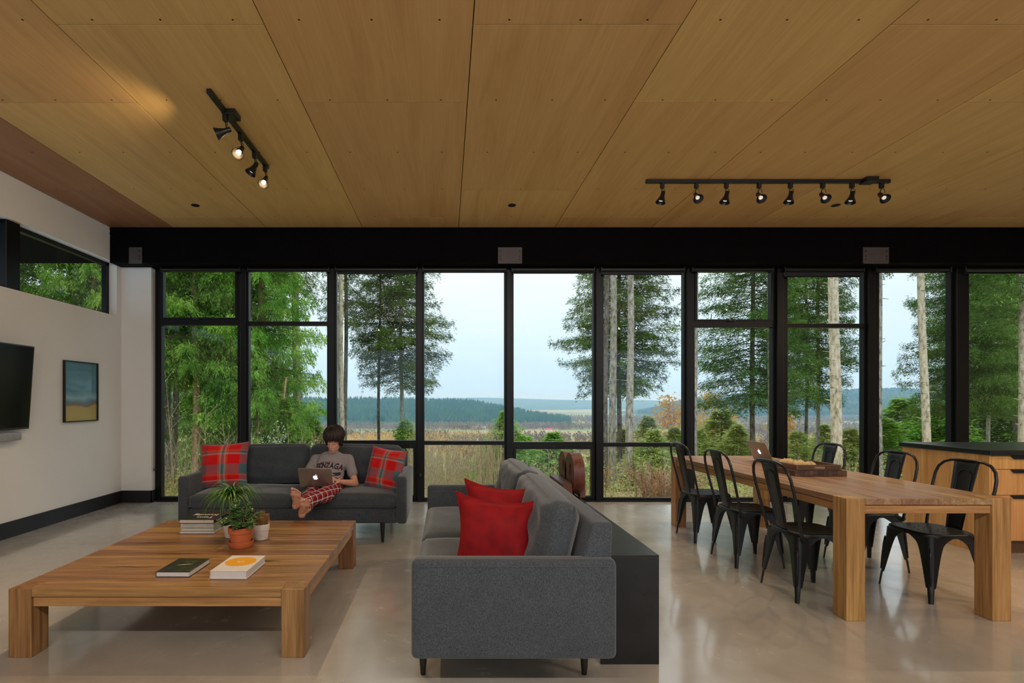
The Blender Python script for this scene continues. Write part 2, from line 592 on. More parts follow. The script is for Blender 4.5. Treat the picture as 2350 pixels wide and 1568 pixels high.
o = MB().box(-4.5, XR + .2, YB - .2, 7.14, -.25, 0).build('floor', MT['concrete']); props(o, kind='structure')
# ceiling: dark backing slab with a sheet of plywood for each panel
ceil = MB().box(-4.5, XR + .2, YB - .2, 7.14, CZ + .02, CZ + .3).build('ceiling', MT['gap_dark']); props(ceil, kind='structure')
seams = [-4.30, -3.50, -2.305, -1.075, .158, 1.392, 2.627, 3.862, 5.097, 6.332, 7.567, 8.80, XR]
panel_cache = {}
for i in range(len(seams) - 1):
    x0, x1 = seams[i] + .003, seams[i + 1] - .003
    offs = 3.09 if i in (0, 2, 4, 6, 8, 10) else 3.90
    ys = [offs + 2.438 * k for k in range(-4, 3)]
    ys = [YB] + [y for y in ys if YB + .2 < y < 6.68] + [6.76]
    for j in range(len(ys) - 1):
        MB().rbox(x0, x1, ys[j] + .0018, ys[j + 1] - .0018, CZ, CZ + .018, .0015, 1).build(
            'panel', MT['plywood_red'] if i == 0 else MT['plywood'], ceil)
mb = MB()
y = 3.05 - 2 * .813
while y < 6.7:
    x = -4.1
    while x < 9:
        mb.lathe([(.007, CZ - .0008), (.007, CZ + .002)], 6, c=(x + .01 * math.sin(x * 9), y))
        x += .4064
    y += .813
props(mb.build('screw_heads', MT['gap_dark'], ceil), kind='stuff')
# small round ceiling vents
for (x, lab) in ((-2.85, 'small black round ceiling vent above the left windows'), (.747, 'small black round ceiling vent above the middle steel bracket'), (4.425, 'small black round ceiling vent behind the long track light')):
    t = empty('ceiling_vent', (x, 5.94, CZ - .001), 0, lab, 'vent', 'round ceiling vents')
    MB().lathe([(.044, 0), (.046, -.003), (.043, -.006), (.036, -.006), (.034, -.002), (.034, .0)], 28).build('rim', MT['black_plastic'], t, angle=40)
    MB().lathe([(.033, -.0035), (.033, -.0005)], 24).build('grille', MT['black_steel'], t)

# beam with steel brackets
beam = MB().box(-4.31, XR, 6.70, 6.86, 3.12, CZ).build('beam', MT['black_beam']); props(beam, kind='structure')
for z in (3.555, 3.50):
    MB().box(-4.31, XR, 6.692, 6.70, z - .012, z).build('fillet', MT['black_beam'], beam)
for (x0, x1, holes) in ((-4.31, -3.885, (1,)), (.662, .972, (-1, 1)), (5.335, 5.665, (-1, 1))):
    if x0 < -4: x0, x1 = -4.06, -3.893
    b = MB().rbox(x0, x1, 6.688, 6.70, 3.105, 3.315, .003, 1).build('bracket', MT['bracket'], beam)
    mb = MB()
    for h in holes:
        for z in (3.16, 3.20, 3.265):
            xx = (x0 + x1) / 2 + h * ((x1 - x0) / 2 - .032)
            mb.lathe([(.009, 0), (.009, .006)], 8, Matrix.Translation((xx, 6.688, z)) @ Matrix.Rotation(PI / 2, 4, 'X'))
    mb.build('bolts', MT['bolt'], b)

# left wall with the high window opening
CY0, CY1, CZ0, CZ1 = -1.0, 6.84, 2.46, 3.15
w = MB()
w.box(WX - .18, WX, YB, 6.94, 0, CZ0)
w.box(WX - .18, WX, YB, 6.94, CZ1, CZ + .02)
w.box(WX - .18, WX, CY1, 6.94, CZ0, CZ1)
w.box(WX - .18, WX, YB, CY0, CZ0, CZ1)
props(w.build('wall_left', MT['white_paint']), kind='structure')
# pilaster returning to the window wall
w = MB().box(WX - .18, -3.915, 6.94, 7.16, 0, 3.12)
props(w.build('wall_front', MT['white_paint']), kind='structure')
props(MB().box(WX - .18, XR + .2, 6.86, 7.16, 3.12, CZ + .02).build('trim_1', MT['black_beam']), kind='structure')
# rear and right walls; unseen wide rear openings added to let in fill daylight
w = MB()
w.box(-4.5, XR + .2, YB - .2, YB, 0, .25); w.box(-4.5, XR + .2, YB - .2, YB, 3.2, CZ + .02)
for (a, b) in ((-4.5, -3.9), (1.9, 2.3), (8.9, XR + .2)): w.box(a, b, YB - .2, YB, .25, 3.2)
props(w.build('wall_back', MT['white_paint']), kind='structure')
props(MB().box(XR, XR + .2, YB, 7.16, 0, CZ + .02).build('wall_right', MT['white_paint']), kind='structure')
# baseboards
bb = MB().box(WX, WX + .016, YB, 6.94, 0, .158).build('baseboard_left', MT['black_base']); props(bb, kind='structure')
mb = MB()
for i in range(12):
    for z in (.05, .11):
        mb.lathe([(.005, 0), (.005, .002)], 6, Matrix.Translation((WX + .0155, 1.2 + i * .52 + (z - .05) * 3, z)) @ Matrix.Rotation(PI / 2, 4, 'Y'))
mb.build('baseboard_screws', MT['bolt'], bb)
bb = MB().box(WX, -3.90, 6.924, 6.94, 0, .158).box(-3.915, -3.899, 6.924, 7.03, 0, .158).build('baseboard_front', MT['black_base']); props(bb, kind='structure')

# clerestory window in the left wall
wi = empty('window_1', (0, 0, 0), kind='structure')
fx0, fx1 = WX - .16, WX - .10
f = MB()
f.box(fx0, fx1, CY0, CY1, CZ1 - .045, CZ1); f.box(fx0, fx1, CY0, CY1, CZ0, CZ0 + .03)
f.box(fx0, fx1, CY1 - .06, CY1, CZ0, CZ1)
f.build('frame', MT['black_steel'], wi)
for y in (1.6, 3.4, 5.17):
    MB().rbox(WX - .17, WX - .04, y, y + .17, CZ0, CZ1, .004, 1).build('mullion', MT['black_steel'], wi)
for (a, b) in ((CY0, 1.6), (1.77, 3.4), (3.57, 5.17), (5.34, CY1 - .06)):
    MB().box(fx0 + .025, fx0 + .031, a, b, CZ0 + .03, CZ1 - .045).build('pane', MT['glass'], wi)

# ------------------------------------------------------------------ window wall
YP, YF = 7.06, 7.02    # pane plane, front of the frames
def wx(px, Y=YP): return (px - 1024) * Y / FPX
def wz(py, Y=YP): return CAMZ + (920 - py) * Y / FPX
bays = [  # glass left, right px; list of (top, bottom, opening sash?)
    (374, 548, [(621, 734, 1), (747, 1140, 0)]),
    (573, 752, [(616, 739, 0), (748, 1140, 0)]),
    (774, 954, [(616, 1011, 0), (1025, 1140, 1)]),
    (974, 1157, [(616, 1012, 0), (1021, 1142, 0)]),
    (1178, 1360, [(616, 1014, 0), (1027, 1141, 1)]),
    (1383, 1566, [(616, 1016, 0), (1025, 1142, 0)]),
    (1591, 1769, [(622, 738, 1), (752, 1142, 0)]),
    (1803, 1977, [(616, 744, 0), (753, 1142, 0)]),
    (2012, 2176, [(616, 1142, 0)]),
    (2217, 2390, [(616, 1142, 0)]),
    (2434, 2600, [(616, 1142, 0)]),
]
ZH = 3.15
def post_x(a, b):
    xa = (a - 1024) * (YP if a > 1024 else 6.97) / FPX
    xb = (b - 1024) * (6.97 if b > 1024 else YP) / FPX
    return xa, xb
edges = []
for i, (a, b, lights) in enumerate(bays):
    lo = 358 if i == 0 else bays[i - 1][1]
    hi = bays[i + 1][0] if i + 1 < len(bays) else 2630
    win = empty('window_%d' % (i + 2), (0, 0, 0), kind='structure')
    x0, x1 = wx(a), wx(b)
    # mullion on the right of the bay
    pa, pb = post_x(b, hi)
    c0, c1 = pa + (pb - pa) * .2, pb - (pb - pa) * .2
    MB().rbox(c0, c1, 6.965, 7.12, 0, ZH, .003, 1).build('mullion', MT['black_steel'], win)
    if i == 0:
        qa, qb = post_x(lo, a)
        MB().rbox(-3.915, x0 - .03, 7.03, 7.12, 0, ZH, .003, 1).build('mullion', MT['black_steel'], win)
        L = x0 - .03
    else:
        L = edges[-1]
    R = c0
    edges.append(c1)
    f = MB()
    f.box(L, x0, YF, 7.10, 0, ZH); f.box(x1, R, YF, 7.10, 0, ZH)
    f.box(x0, x1, YF, 7.10, wz(lights[0][0]), ZH)
    f.box(x0, x1, YF, 7.10, 0, wz(lights[-1][1]))
    for k in range(len(lights) - 1):
        f.box(x0, x1, YF, 7.10, wz(lights[k + 1][0]), wz(lights[k][1]))
    # sill strip on the floor
    f.box(L, R, 6.975, YF, 0, .022)
    f.build('frame', MT['black_steel'], win)
    for (t, bt, op) in lights:
        zt, zb = wz(t), wz(bt)
        if op:
            s = MB(); g = .03
            s.box(x0, x0 + g, YF - .012, YP + .02, zb, zt); s.box(x1 - g, x1, YF - .012, YP + .02, zb, zt)
            s.box(x0 + g, x1 - g, YF - .012, YP + .02, zb, zb + g * .7); s.box(x0 + g, x1 - g, YF - .012, YP + .02, zt - g * .7, zt)
            so = s.build('sash', MT['black_steel'], win)
            h = MB()
            if t > 900:
                for q in (.06, .5, .94):
                    xx = x0 + (x1 - x0) * q
                    h.rbox(xx - .02, xx - .006, YF - .022, YF - .012, zt + .01, zt + .022, .002, 1); h.rbox(xx + .004, xx + .016, YF - .022, YF - .012, zt + .01, zt + .022, .002, 1)
                h.build('latch', MT['bracket'], so)
            else:
                xm = (x0 + x1) / 2
                h.rbox(xm - .08, xm + .01, YF - .03, YF - .012, zb - .01, zb + .004, .003, 1); h.rbox(xm - .012, xm + .012, YF - .035, YF - .012, zb - .012, zb + .025, .003, 1)
                if i == 6:
                    for q in (.2, .76):
                        xx = x0 + (x1 - x0) * q
                        h.tube([(xx, YF - .02, zb), (xx + .005, YF - .02, zb + .09)], .005, 6)
                h.build('latch', MT['black_plastic'], so)
        MB().box(x0, x1, YP - .003, YP + .003, zb, zt).build('pane', MT['glass'], win)
    # small shade-cord cleat on the post
# roller shades rolled up under the beam, one for each bay
shade_drop = [624, 624, 629, 626, 628, 631, 624, 636, 626, 628, 628]
places = ['over the leftmost window', 'over the second window from the white pilaster', 'over the window behind the seated person', 'over the window left of the middle bracket', 'over the window right of the middle bracket', 'over the window with three pale trunks', 'over the window behind the first dining chair', 'over the window behind the open laptop on the table', 'over the tall window right of the second bracket', 'over the window behind the kitchen island', 'over the rightmost window']
for i, (a, b, lights) in enumerate(bays[:10]):
    x0, x1 = wx(a, 6.93) - .02, wx(b, 6.93) + .02
    t = empty('roller_shade', ((x0 + x1) / 2, 6.93, 3.09), 0, 'rolled-up black roller shade ' + places[i], 'roller shade', 'roller shades under the beam')
    hw = (x1 - x0) / 2
    MB().tube([(-hw, 0, 0), (hw, 0, 0)], .03, 16).build('roll', MT['black_plastic'], t, angle=40)
    zb = CAMZ + (920 - shade_drop[i]) * 6.96 / FPX - 3.09
    MB().box(-hw + .01, hw - .01, .027, .0285, zb, .012).build('cloth', MT['black_base'], t)
    MB().rbox(-hw + .01, hw - .01, .022, .034, zb - .004, zb + .014, .004, 2).build('hem_bar', MT['black_steel'], t)
    for s in (-1, 1):
        MB().rbox(s * hw - .008, s * hw + .008, -.03, .035, -.035, .058, .003, 1).build('end_bracket', MT['black_plastic'], t)
# bead-chain tensioners
for (px, py, Y, lab) in ((354, 1078, 6.97, 'small steel shade-chain tensioner on the white pilaster'), (965, 1090, 6.955, 'small steel shade-chain tensioner on the black post beside the sofas')):
    p = at(px, py, Y)
    t = empty('chain_tensioner', p, 0, lab, 'tensioner')
    MB().rbox(-.009, .009, -.014, .0, -.02, .02, .004, 2).build('clip', MT['bracket'], t)
    MB().tube([(-.004, -.008, .0), (-.004, -.008, 3.06 - p.z)], .0015, 5).tube([(.005, -.008, .0), (.005, -.008, 3.06 - p.z)], .0015, 5).build('chain', MT['bolt'], t)

# roof and dark soffit outside the left wall
r = MB().box(-6.6, XR + .4, YB - .6, 7.25, CZ + .31, CZ + .6).box(-6.6, WX - .18, YB - .6, 7.3, 3.27, CZ + .31).build('roof', MT['black_beam']); props(r, kind='structure')

# ================================================================== outdoors: ground and hills
GY = [6.9, 9, 14, 21, 30, 60, 120, 200, 320, 9000]
GZ = [-.35, -.40, -1.05, -2.0, -5, -17, -40, -56, -62, -68]
def ground_z(x, y):
    return float(np.interp(y, GY, GZ))
def hgrid(name, xs, ys, fn, mat, label, cat='hill'):
    X, Y = np.meshgrid(xs, ys)
    Z = fn(X, Y)
    n, m_ = X.shape
    V = np.stack([X, Y, Z], -1).reshape(-1, 3)
    i = np.arange((n - 1) * m_).reshape(n - 1, m_)[:, :-1].ravel()
    F = np.stack([i, i + 1, i + m_ + 1, i + m_], 1)
    o = link_mesh(name, np_mesh(name, V, F, True), mat)
    props(o, kind='structure')
    return o
rng = np.random.default_rng(5)
ph = rng.uniform(0, 6.28, 24)
def lump(X, Y, s):
    z = 0
    for k in range(6):
        z = z + np.sin(X * s * (1 + .7 * k) + ph[k] + 1.3 * np.sin(Y * s * .7 + ph[k + 6])) * np.cos(Y * s * (1 + .6 * k) + ph[k + 12]) / (1 + k)
    return z
# hillside and valley floor: rows spread with distance
ys = np.concatenate([np.linspace(7.15, 40, 70), np.geomspace(41, 9000, 90)])
u = np.linspace(-1, 1, 150)
X = u[None, :] * (ys[:, None] * 1.5 + 25); Yg = np.repeat(ys[:, None], 150, 1)
Z = np.interp(Yg, GY, GZ) + lump(X, Yg, .9) * .08 * np.clip((Yg - 9) / 6, 0, 1)
n_, m_ = X.shape
V = np.stack([X, Yg, Z], -1).reshape(-1, 3)
i = np.arange((n_ - 1) * m_).reshape(n_ - 1, m_)[:, :-1].ravel()
F = np.stack([i, i + 1, i + m_ + 1, i + m_], 1)
m = Mat('hillside_ground', 1.0, spec=.05)
v = m.coord()
f = m.noise(v, 1.2, 6, .65)
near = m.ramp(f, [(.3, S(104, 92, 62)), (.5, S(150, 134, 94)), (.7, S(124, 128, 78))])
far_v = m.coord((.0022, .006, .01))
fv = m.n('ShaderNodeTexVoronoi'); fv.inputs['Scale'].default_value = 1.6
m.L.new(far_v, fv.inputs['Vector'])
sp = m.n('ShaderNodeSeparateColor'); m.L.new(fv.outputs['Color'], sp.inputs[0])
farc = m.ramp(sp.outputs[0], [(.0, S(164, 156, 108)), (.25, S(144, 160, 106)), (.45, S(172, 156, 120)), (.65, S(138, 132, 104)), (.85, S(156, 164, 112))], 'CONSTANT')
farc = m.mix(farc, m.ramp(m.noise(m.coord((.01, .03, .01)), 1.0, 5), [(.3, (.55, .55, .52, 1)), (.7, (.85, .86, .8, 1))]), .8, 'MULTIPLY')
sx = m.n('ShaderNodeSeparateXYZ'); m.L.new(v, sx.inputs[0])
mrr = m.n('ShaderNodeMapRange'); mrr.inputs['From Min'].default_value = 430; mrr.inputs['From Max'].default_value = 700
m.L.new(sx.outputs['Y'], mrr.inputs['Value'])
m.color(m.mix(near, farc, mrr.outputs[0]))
MT['ground'] = m.m
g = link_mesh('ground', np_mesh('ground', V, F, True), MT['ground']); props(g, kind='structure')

def sstep(a, b, x):
    t = np.clip((x - a) / (b - a), 0, 1); return t * t * (3 - 2 * t)
def hill_near(X, Y):
    h = 60 * sstep(430, 20, X) * np.exp(-((Y - 1650) / 330.0) ** 2) * (1 - .12 * sstep(-200, 60, X))
    return -66 + h + lump(X, Y, .012) * 1.6 * np.clip(h / 20, 0, 1)
def hill_right(X, Y):
    h = (94 + 16 * sstep(1500, 2100, X)) * sstep(760, 1500, X + 60 * np.sin(X * .012)) * np.exp(-((Y - 2500) / 480.0) ** 2)
    return -66 + h + lump(X, Y, .007) * 3 * np.clip(h / 20, 0, 1)
def ridge_far(X, Y):
    h = (88 + 10 * np.sin(X * .0011 + 1) + 5 * np.sin(X * .004) - 20 * sstep(-500, 2500, X)) * np.exp(-((Y - 5200) / 800.0) ** 2)
    return -68 + h + lump(X, Y, .004) * 3
def hillmat(name, a, b, c_, sc):
    m = Mat(name, 1.0, spec=0)
    f = m.noise(m.coord((1, 1, .4)), sc, 6, .7)
    m.color(m.ramp(f, [(.3, a), (.5, b), (.7, c_)]))
    return m.m
MT['hill_g'] = hillmat('hill_green', S(26, 52, 42), S(42, 74, 56), S(66, 90, 64), .03)
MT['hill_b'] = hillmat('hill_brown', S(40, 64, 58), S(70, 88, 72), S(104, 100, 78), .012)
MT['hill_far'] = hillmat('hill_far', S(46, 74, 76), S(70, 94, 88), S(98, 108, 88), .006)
hgrid('hill_wooded', np.linspace(-1500, 520, 110), np.linspace(1250, 2100, 40), hill_near, MT['hill_g'], '')
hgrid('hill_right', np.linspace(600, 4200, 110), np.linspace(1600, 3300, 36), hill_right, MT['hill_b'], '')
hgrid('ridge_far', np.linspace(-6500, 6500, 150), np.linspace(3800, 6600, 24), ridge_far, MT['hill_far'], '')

# distant conifers on the near hill and bare woods on the valley floor: far too many to count
def cones(name, P, H, R, mat, label, cat, seed=0, nside=5, round_=False):
    rng = np.random.default_rng(seed)
    n = len(P); P = np.asarray(P)
    a = np.arange(nside) * 2 * PI / nside
    rot = rng.uniform(0, 6.28, n)
    vs_ = np.zeros((n, nside * (2 if round_ else 1) + 1, 3))
    ca, sa = np.cos(a[None] + rot[:, None]), np.sin(a[None] + rot[:, None])
    z0 = .0 if not round_ else .12
    vs_[:, :nside, 0] = P[:, 0:1] + ca * R[:, None]; vs_[:, :nside, 1] = P[:, 1:2] + sa * R[:, None]; vs_[:, :nside, 2] = P[:, 2:3] + z0 * H[:, None]
    F = []
    base = np.arange(n) * vs_.shape[1]
    if round_:
        vs_[:, nside:2 * nside, 0] = P[:, 0:1] + ca * R[:, None] * .8; vs_[:, nside:2 * nside, 1] = P[:, 1:2] + sa * R[:, None] * .8; vs_[:, nside:2 * nside, 2] = P[:, 2:3] + .65 * H[:, None]
    vs_[:, -1, :2] = P[:, :2]; vs_[:, -1, 2] = P[:, 2] + H
    top = vs_.shape[1] - 1
    for k in range(nside):
        k2 = (k + 1) % nside
        if round_:
            F.append(np.stack([base + k, base + k2, base + nside + k2], 1)); F.append(np.stack([base + k, base + nside + k2, base + nside + k], 1))
            F.append(np.stack([base + nside + k, base + nside + k2, base + top], 1))
        else:
            F.append(np.stack([base + k, base + k2, base + top], 1))
    o = link_mesh(name, np_mesh(name, vs_.reshape(-1, 3), np.concatenate(F)), mat)
    props(o, label, cat, kind='stuff')
    return o
MT['far_fir'] = foliage('far_fir', S(24, 56, 44), S(40, 78, 56), S(62, 98, 66), .02, .1)
MT['far_bare'] = foliage('far_bare', S(104, 92, 80), S(140, 124, 106), S(178, 150, 108), .03, .2)
MT['far_blue'] = foliage('far_blue_fir', S(34, 62, 56), S(52, 82, 68), S(84, 96, 72), .006, .1)
rng = np.random.default_rng(11)
x = rng.uniform(-1000, 470, 9000); y = rng.uniform(1290, 1680, 9000)
z = hill_near(x, y); ok = z > -62
x, y, z = x[ok], y[ok], z[ok]; n = len(x)
cones('hill_forest', np.stack([x, y, z - 1], 1), rng.uniform(12, 26, n), rng.uniform(3.5, 6.5, n), MT['far_fir'], 'dark blue-green conifer forest covering the nearest hill beyond the valley', 'forest', 1)
x = rng.uniform(750, 3400, 6000); y = rng.uniform(1900, 2560, 6000)
z = hill_right(x, y); ok = z > -60
x, y, z = x[ok], y[ok], z[ok]; n = len(x)
cones('hill_forest', np.stack([x, y, z - 1], 1), rng.uniform(12, 22, n), rng.uniform(6, 12, n), MT['far_blue'], 'hazy mixed woodland on the right-hand hill beyond the valley', 'forest', 2, 5, True)
# belts of leafless trees across the valley
pts = []
for k in range(26):
    yy = 560 + 55 * k + rng.uniform(-20, 20)
    cx0 = rng.uniform(-1.0, .6) * yy; wd = rng.uniform(.25, .9) * yy
    q = int(wd * .75)
    pts.append(np.stack([rng.uniform(cx0, cx0 + wd, q), yy + rng.normal(0, 12, q)], 1))
q = 1500; pts.append(np.stack([rng.uniform(-500, 300, q), rng.uniform(1180, 1330, q)], 1))
q = 1600; pts.append(np.stack([rng.uniform(200, 2200, q), rng.uniform(1350, 1950, q)], 1))
p = np.concatenate(pts)
k_ = 14
hgt = rng.uniform(7, 13, len(p))
P3 = np.repeat(np.stack([p[:, 0], p[:, 1], np.interp(p[:, 1], GY, GZ)], 1), k_, 0); hh3 = np.repeat(hgt, k_)
q = rng.random(len(P3))
P3 = P3 + np.stack([rng.normal(0, 2.2, len(P3)) * (1.1 - q), rng.normal(0, 2.2, len(P3)) * (1.1 - q), hh3 * q], 1)
d3 = rng.normal(0, .6, (len(P3), 3)); d3[:, 2] = np.abs(d3[:, 2]) + .9; d3 /= np.linalg.norm(d3, axis=1, keepdims=True)
n3 = np.cross(d3, rng.normal(0, 1, (len(P3), 3))); n3 /= np.linalg.norm(n3, axis=1, keepdims=True)
l3 = rng.uniform(1.6, 4.0, (len(P3), 1))
Q3 = np.stack([P3, P3 + d3 * l3 * .5 + n3 * l3 * .28, P3 + d3 * l3, P3 + d3 * l3 * .5 - n3 * l3 * .28], 1)
o = link_mesh('valley_woods', np_mesh('valley_woods', Q3.reshape(-1, 3), np.arange(len(P3) * 4).reshape(-1, 4)), MT['far_bare'])
props(o, 'grey-brown leafless woods in belts across the valley floor', 'woods', kind='stuff')
pts = []
for (cx0, cx1, yy, q) in ((-330, 20, 800, 520), (-260, 80, 900, 420), (60, 330, 700, 420), (260, 640, 760, 420), (-120, 140, 640, 260), (420, 800, 600, 360)):
    pts.append(np.stack([rng.uniform(cx0, cx1, q), yy + rng.normal(0, 22, q)], 1))
p = np.concatenate(pts)
hgt = rng.uniform(5, 11, len(p))
P3 = np.repeat(np.stack([p[:, 0], p[:, 1], np.interp(p[:, 1], GY, GZ)], 1), k_, 0); hh3 = np.repeat(hgt, k_)
q = rng.random(len(P3))
P3 = P3 + np.stack([rng.normal(0, 2.2, len(P3)) * (1.1 - q), rng.normal(0, 2.2, len(P3)) * (1.1 - q), hh3 * q], 1)
d3 = rng.normal(0, .6, (len(P3), 3)); d3[:, 2] = np.abs(d3[:, 2]) + .6; d3 /= np.linalg.norm(d3, axis=1, keepdims=True)
n3 = np.cross(d3, rng.normal(0, 1, (len(P3), 3))); n3 /= np.linalg.norm(n3, axis=1, keepdims=True)
l3 = rng.uniform(1.2, 3.0, (len(P3), 1))
Q3 = np.stack([P3, P3 + d3 * l3 * .5 + n3 * l3 * .3, P3 + d3 * l3, P3 + d3 * l3 * .5 - n3 * l3 * .3], 1)
MT['far_gold'] = foliage('far_gold', S(168, 128, 74), S(202, 160, 88), S(222, 186, 112), .03, .2)
o = link_mesh('valley_woods', np_mesh('valley_woods', Q3.reshape(-1, 3), np.arange(len(P3) * 4).reshape(-1, 4)), MT['far_gold'])
props(o, 'golden autumn woods on the near side of the valley floor', 'woods', kind='stuff')
# farm buildings on the valley floor
MT['barn_white'] = simple('barn_white', S(232, 232, 230), .8, var=.02)
MT['barn_red'] = simple('barn_red', S(206, 60, 54), .8, var=.05)
MT['roof_grey'] = simple('roof_grey', S(178, 182, 188), .7)
for (px, py, Y, w_, d_, h_, rm, lab) in (
        (1097, 977, 1180, 34, 12, 6, 'roof_grey', 'long white farm shed at the foot of the wooded hill'),
        (1066, 976, 1200, 12, 9, 5, 'roof_grey', 'short white barn left of the long valley shed'),
        (1260, 982, 1080, 11, 9, 6, 'barn_red', 'tiny red-roofed house in the valley woods'),
        (1232, 1012, 740, 9, 7, 5, 'barn_white', 'white farmhouse on the near valley field below the red roof')):
    p_ = at(px, py, Y); zz = ground_z(0, Y)
    t = empty('farm_building', (p_.x, Y, zz), .1, lab, 'building')
    MB().box(-w_ / 2, w_ / 2, -d_ / 2, d_ / 2, 0, h_ * .6).build('walls', MT['barn_white'], t)
    MB().add([(-w_ / 2 - .4, -d_ / 2 - .5, h_ * .6), (w_ / 2 + .4, -d_ / 2 - .5, h_ * .6), (w_ / 2 + .4, d_ / 2 + .5, h_ * .6), (-w_ / 2 - .4, d_ / 2 + .5, h_ * .6), (-w_ / 2 - .4, 0, h_ * 1.15), (w_ / 2 + .4, 0, h_ * 1.15)],
             [(0, 1, 5, 4), (2, 3, 4, 5), (0, 4, 3), (1, 2, 5), (0, 3, 2, 1)]).build('roof', MT[rm], t)

# haze lying in the valley
hz = MB().box(-7000, 7000, 330, 5600, -75, 55).build('valley_haze', None)
m = bpy.data.materials.new('valley_haze'); m.use_nodes = True
N, L = m.node_tree.nodes, m.node_tree.links
N.clear()
vsn = N.new('ShaderNodeVolumeScatter'); vsn.inputs['Color'].default_value = (.42, .74, 1, 1); vsn.inputs['Density'].default_value = .00023
oo = N.new('ShaderNodeOutputMaterial'); L.new(vsn.outputs[0], oo.inputs['Volume'])
hz.data.materials.append(m)
props(hz, 'thin bluish haze over the distant valley and hills', 'haze', kind='stuff')
# ================================================================== trees
MT['fir'] = foliage('fir_needles', S(46, 74, 36), S(94, 128, 60), S(156, 182, 98), 1.0, .42, .10)
MT['fir_light'] = foliage('young_fir_needles', S(150, 172, 96), S(198, 208, 132), S(226, 228, 168), 1.0, .5, .10)
MT['fir_bright'] = foliage('bright_fir_needles', S(106, 160, 70), S(150, 196, 90), S(196, 220, 118), .8, .48, .08)
MT['cedar'] = foliage('cedar_sprays', S(60, 106, 38), S(124, 170, 68), S(200, 220, 116), .9, .45, .08)
MT['autumn'] = foliage('autumn_leaves', S(178, 134, 62), S(208, 166, 84), S(226, 196, 118), 2.0, .4, .1)
MT['yellowgreen'] = foliage('yellowgreen_leaves', S(140, 150, 66), S(180, 182, 86), S(220, 204, 96), 2.0, .4, .1)
MT['scrub'] = foliage('bank_scrub', S(112, 104, 58), S(150, 148, 84), S(190, 180, 110), 1.5, .4, .1)
MT['stem_leaf'] = foliage('dry_scrub', S(150, 128, 84), S(186, 162, 108), S(212, 182, 112), 1.0, .4, .1)
MT['pale_leaf'] = foliage('pale_leaves', S(140, 160, 140), S(186, 204, 188), S(222, 232, 222), 4.0, .3, .05)
MT['brown_leaf'] = foliage('brown_leaves', S(120, 64, 38), S(152, 90, 56), S(176, 118, 76), 4.0, .3, .05)
MT['bark_grey'] = bark('bark_grey', S(84, 78, 70), S(162, 155, 143), S(200, 194, 182))
MT['bark_pale'] = bark('bark_pale', S(112, 98, 80), S(200, 186, 160), S(226, 216, 194))
MT['bark_dark'] = bark('bark_dark', S(60, 55, 50), S(108, 101, 92), S(144, 137, 126))
MT['bark_brown'] = bark('bark_brown', S(98, 74, 56), S(172, 136, 104), S(202, 168, 134))
MT['twig'] = bark('twig_tan', S(110, 96, 76), S(162, 146, 118), S(190, 176, 148), 3)
MT['stem_tan'] = bark('stem_tan', S(120, 106, 82), S(176, 160, 128), S(204, 190, 160), 3)

def crown_arrays(seed, nb, z0, z1, Lf, elev, droop, lift, tw_sp, tw_len, K, cl, cw, hang, azi=None, bush=1.0):
    """needle sprays as small rhombic cards hung on twigs on branches"""
    rng = np.random.default_rng(seed)
    out = []; axes = []
    for i in range(nb):
        t = (i + rng.random()) / nb
        z = z0 + (z1 - z0) * t
        L = Lf(t) * rng.uniform(.7, 1.12)
        a = i * 2.39996 + rng.normal(0, .35) if azi is None else rng.uniform(*azi)
        el = elev(t) + rng.normal(0, .07)
        n = max(5, int(L / tw_sp))
        s = np.linspace(.10, 1, n)
        hx = s * L; hz = L * (el * s - droop * s ** 2 + lift * s ** 3)
        axes.append((a, L, el, z))
        side = np.array([-1, 1.0])
        ang = rng.uniform(.75, 1.15, (n, 2)) * side[None]
        tl = tw_len * (1.12 - s[:, None]) ** .55 * rng.uniform(.6, 1.1, (n, 2)) * min(1, .12 + L * .9)
        f = (np.arange(K) + .5) / K
        q = tl[:, :, None] * f[None, None] + rng.normal(0, .012, (n, 2, K))
        cx, sy = np.cos(ang)[:, :, None], np.sin(ang)[:, :, None]
        px = hx[:, None, None] + cx * q
        py = sy * q
        pz = hz[:, None, None] - hang * q ** 1.35 + rng.normal(0, .045 + .10 * bush, (n, 2))[:, :, None] * (f[None, None] + .2) + rng.normal(0, .03 + .05 * bush, q.shape)
        alt = np.where(np.arange(K) % 2 == 0, .55, -.55)[None, None] + rng.normal(0, .25, q.shape)
        aa = ang[:, :, None] + alt
        dz = -hang * (.55 + .6 * f[None, None]) + rng.normal(0, .2 + .45 * bush, q.shape) - .2 * bush
        d = np.stack([np.cos(aa), np.sin(aa), dz], -1)
        d /= np.linalg.norm(d, axis=-1, keepdims=True)
        up = np.stack([rng.normal(0, .55, q.shape), rng.normal(0, .55, q.shape), np.ones(q.shape)], -1)
        nn = np.cross(d, up); nn /= np.linalg.norm(nn, axis=-1, keepdims=True) + 1e-9
        ln = (cl * rng.uniform(.6, 1.25, q.shape))[..., None]
        w = (cw * rng.uniform(.7, 1.2, q.shape))[..., None]
        b = np.stack([px, py, pz], -1)
        quad = np.stack([b, b + d * ln * .45 + nn * w, b + d * ln, b + d * ln * .45 - nn * w], -2).reshape(-1, 4, 3)
        ca, sa = math.cos(a), math.sin(a)
        R = np.array([[ca, -sa, 0], [sa, ca, 0], [0, 0, 1]])
        out.append(quad @ R.T + np.array([0, 0, z]))
    return np.concatenate(out), axes

